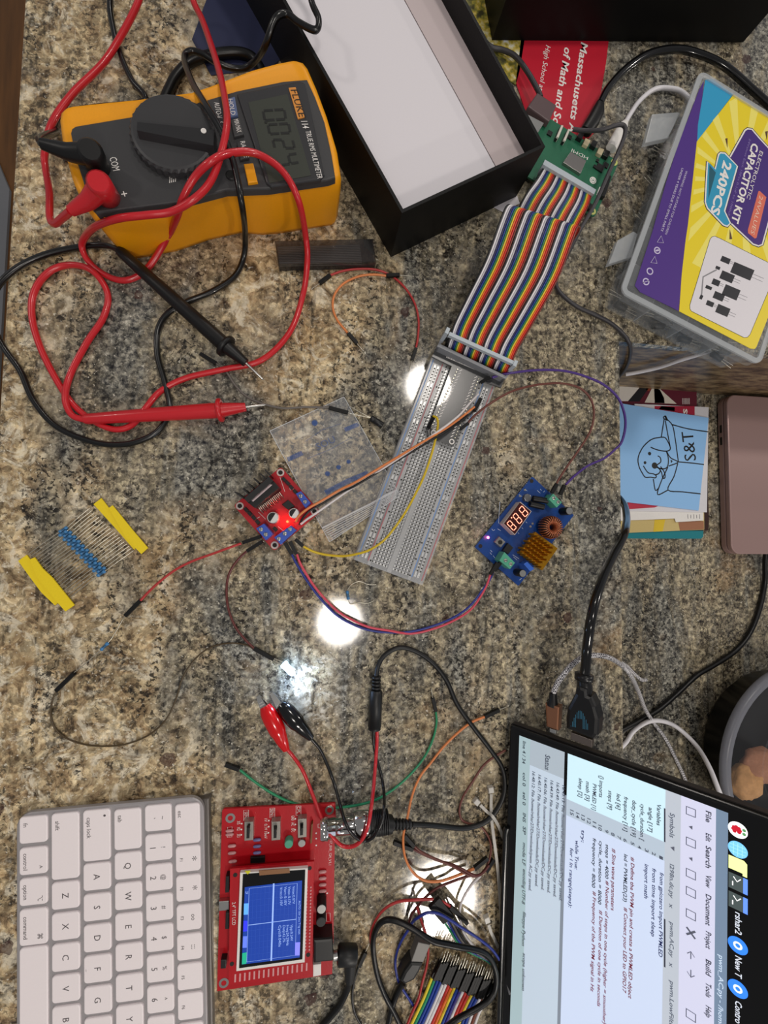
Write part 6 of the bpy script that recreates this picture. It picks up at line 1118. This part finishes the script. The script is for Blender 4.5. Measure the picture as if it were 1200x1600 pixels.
def bplate(par, nm, pts, col, z):
    L_ = t.pl(pts, z, F6); o = t.part(nm, MB().line(L_, 2.6, z, closed=True), mat('label_outline', '#1c1838', .5), par); t.part(nm, MB().line(L_, 1.3, z + .03, closed=True), white_ink, par)
    return t.part(nm, MB().prism(L_, z - .1, z + .02), mat('label_' + col[1:], col, .45, var=.02), par)
b1 = bplate(yp, 'banner', bgp, '#43257c', zl + .08); b2 = bplate(yp, 'banner', smp, '#2d9cc4', zl + .14)
zt_ = zl + .2; F = lambda x, y: t.a2(*F6(x, y), zt_)
t.part('banner_shade', MB().quad([tuple(F(*p)) + (zt_ - .02,) for p in ((310, 690), (375, 765), (300, 1030))][::-1]), mat('label_teal_dark', '#135a6e', .5), b2)
t.part('lettering', MB().text('240PCS', F(455, 640), F(322, 1165), zt_, 7.8, bold=.03, skew=0), white_ink, b2)
t.part('lettering', MB().text('CAPACITOR KIT', F(738, 462), F(530, 1250), zt_, 6.6, bold=.03).text('ELECTROLYTIC', F(815, 545), F(682, 1020), zt_, 3.4), white_ink, b1)
t.part('small_lettering', MB().text('24Values Each 10Pcs 0.1uF to 1000uF', F(708, 425), F(492, 1195), zt_, 1.9), mat('label_lilac', '#8a78b8', .5), b1)
ov = t.part('orange_tag', MB().prism(t.pl([(800, 952), (812, 948), (880, 1012), (782, 1418), (765, 1425), (697, 1370), (695, 1340)], zt_, F6), zl, zt_ - .02), mat('label_orange', '#e2735c', .45, var=.02), b1)
t.part('lettering', MB().text('24VALUES', F(812, 990), F(722, 1370), zt_ + .05, 3.6, skew=.15), mat('label_cream', '#f3cdb8', .5), ov)
for c in (((470, 425), (492, 420), (492, 520)), ((515, 1330), (540, 1430), (512, 1432)), ((868, 355), (896, 350), (885, 440))): t.part('triangle_mark', MB().quad([tuple(F(*p)) + (zt_ - .05,) for p in c][::-1]), mat('label_brown', '#5a3a20', .5), yp)
G8 = lambda x, y: t.a2(*F8(x, y), zt_)
wc = t.part('white_panel', MB().prism(t.pl([(850, 80), (868, 76), (900, 90), (1245, 262), (1210, 400), (1088, 690), (1072, 708), (1050, 710), (722, 545), (712, 530), (712, 505), (838, 95)], zt_, F8), zl, zt_ - .1), mat('label_white', '#e6e2e8', .45, var=.02), yp)
t.part('panel_outline', MB().line(t.pl([(850, 80), (868, 76), (900, 90), (1245, 262), (1210, 400), (1088, 690), (1072, 708), (1050, 710), (722, 545), (712, 530), (712, 505), (838, 95)], zt_ - .08, F8), .35, zt_ - .06, closed=True), black_ink, wc)
pk = mat('print_black', '#1e1e26', .45); pg_ = mat('print_grey', '#8e8d92', .5)
for cx_, cy_, L, Wd_ in ((935, 225, 58, 34), (1040, 295, 135, 70), (945, 330, 85, 52), (875, 365, 48, 36), (830, 397, 40, 20), (970, 427, 100, 68), (893, 452, 66, 44), (838, 498, 46, 30), (918, 540, 82, 54), (887, 274, 28, 18), (783, 457, 18, 26)):
    a_ = math.radians(23); dx, dy = math.cos(a_) * L / 2, math.sin(a_) * L / 2; nx, ny = -math.sin(a_) * Wd_ / 2, math.cos(a_) * Wd_ / 2
    pts = [G8(cx_ - dx + nx, cy_ - dy + ny), G8(cx_ + dx + nx, cy_ + dy + ny), G8(cx_ + dx - nx, cy_ + dy - ny), G8(cx_ - dx - nx, cy_ - dy - ny)]
    t.part('printed_capacitor', MB().prism(pts, zt_ - .1, zt_ + .02, 0), pk, wc)
    if L > 45:
        mb = MB()
        for s in (-.3, .3): mb.line([G8(cx_ + dx + nx * s, cy_ + dy + ny * s), G8(cx_ + dx * 2.1 + nx * s, cy_ + dy * 2.1 + ny * s)], .3, zt_)
        t.part('printed_lead', mb, pg_, wc)
t.part('printed_lead', MB().line([G8(880, 285), G8(795, 330), G8(785, 445)], 1.1, zt_), pg_, wc)
F_ = lambda x, y: t.a2(*F4_(x, y), zt_)
mb = MB(); mb.text('WARNING: NOT SUITABLE FOR CHILDREN', F_(686, 1065), F_(556, 1462), zt_, 1.9).text('UNDER 4 YEARS DUE TO SMALL PARTS', F_(660, 1048), F_(530, 1442), zt_, 1.9, bold=.01)
for c in ((508, 165), (462, 295), (438, 360)): q = G8(*c); mb.ring(q, 2.0, 2.9, zl, zt_)
q = G8(438, 360); mb.line([(q[0] - 2, q[1] - 2), (q[0] + 2, q[1] + 2)], .5, zt_); q = G8(508, 165); mb.line([(q[0] - 1.2, q[1] - 1), (q[0] + 1.2, q[1] + 1)], 1.4, zt_)
for c in ((485, 228), (525, 100)): a, b, c_ = G8(c[0] - 18, c[1] + 14), G8(c[0] + 22, c[1] + 18), G8(c[0] + 8, c[1] - 26); mb.line([a, b, c_], .5, zt_, closed=True)
t.part('warning_lettering', mb, mat('ink_lilac', '#cfc6e4', .6), lab)
# loose capacitors inside the kit box
mb = MB(); mb.tube([V((-5, 0, 3)), V((-4.8, 0, 3)), V((5, 0, 3)), V((5.2, 0, 3))], [2.2, 2.6, 2.6, 2.2], 12); mb.tube([V((5, 1, 3)), V((18, 1.6, 2.4))], .3, 5, mi=1); mb.tube([V((5, -1, 3)), V((17, -1.8, 2.6))], .3, 5, mi=1)
me = bpy.data.meshes.new('kit_capacitor'); bmesh.ops.scale(mb.bm, vec=(K, K, K), verts=mb.bm.verts); mb.bm.to_mesh(me); me.materials.append(dk); me.materials.append(pinm)
random.seed(11); proto = None; cwid, chei = BW / NXc, BH / NYc
cells = [(i, j) for i in range(NXc) for j in range(NYc) if i < 2 or j < 2]
for i, j in cells:
    for k in range(3):
        x = cwid * (i + .5) + random.uniform(-4, 4); y = chei * (j + .5) + (k - 1) * 7.5
        if proto is None: proto = bpy.data.objects.new('kit_capacitor', me); o = proto
        else: o = proto.copy()
        C.objects.link(o); p = t.m @ V((x, y, 1.4)); o.location = (p.x * K, p.y * K, (p.z + ZC) * K); o.rotation_euler = (0, 0, an + random.uniform(-.45, .45) + (math.pi if k % 2 else 0)); o['label'] = 'small black electrolytic capacitor inside the clear kit box compartments'; o['category'] = 'capacitor'; o['group'] = 'capacitors in the clear kit box'
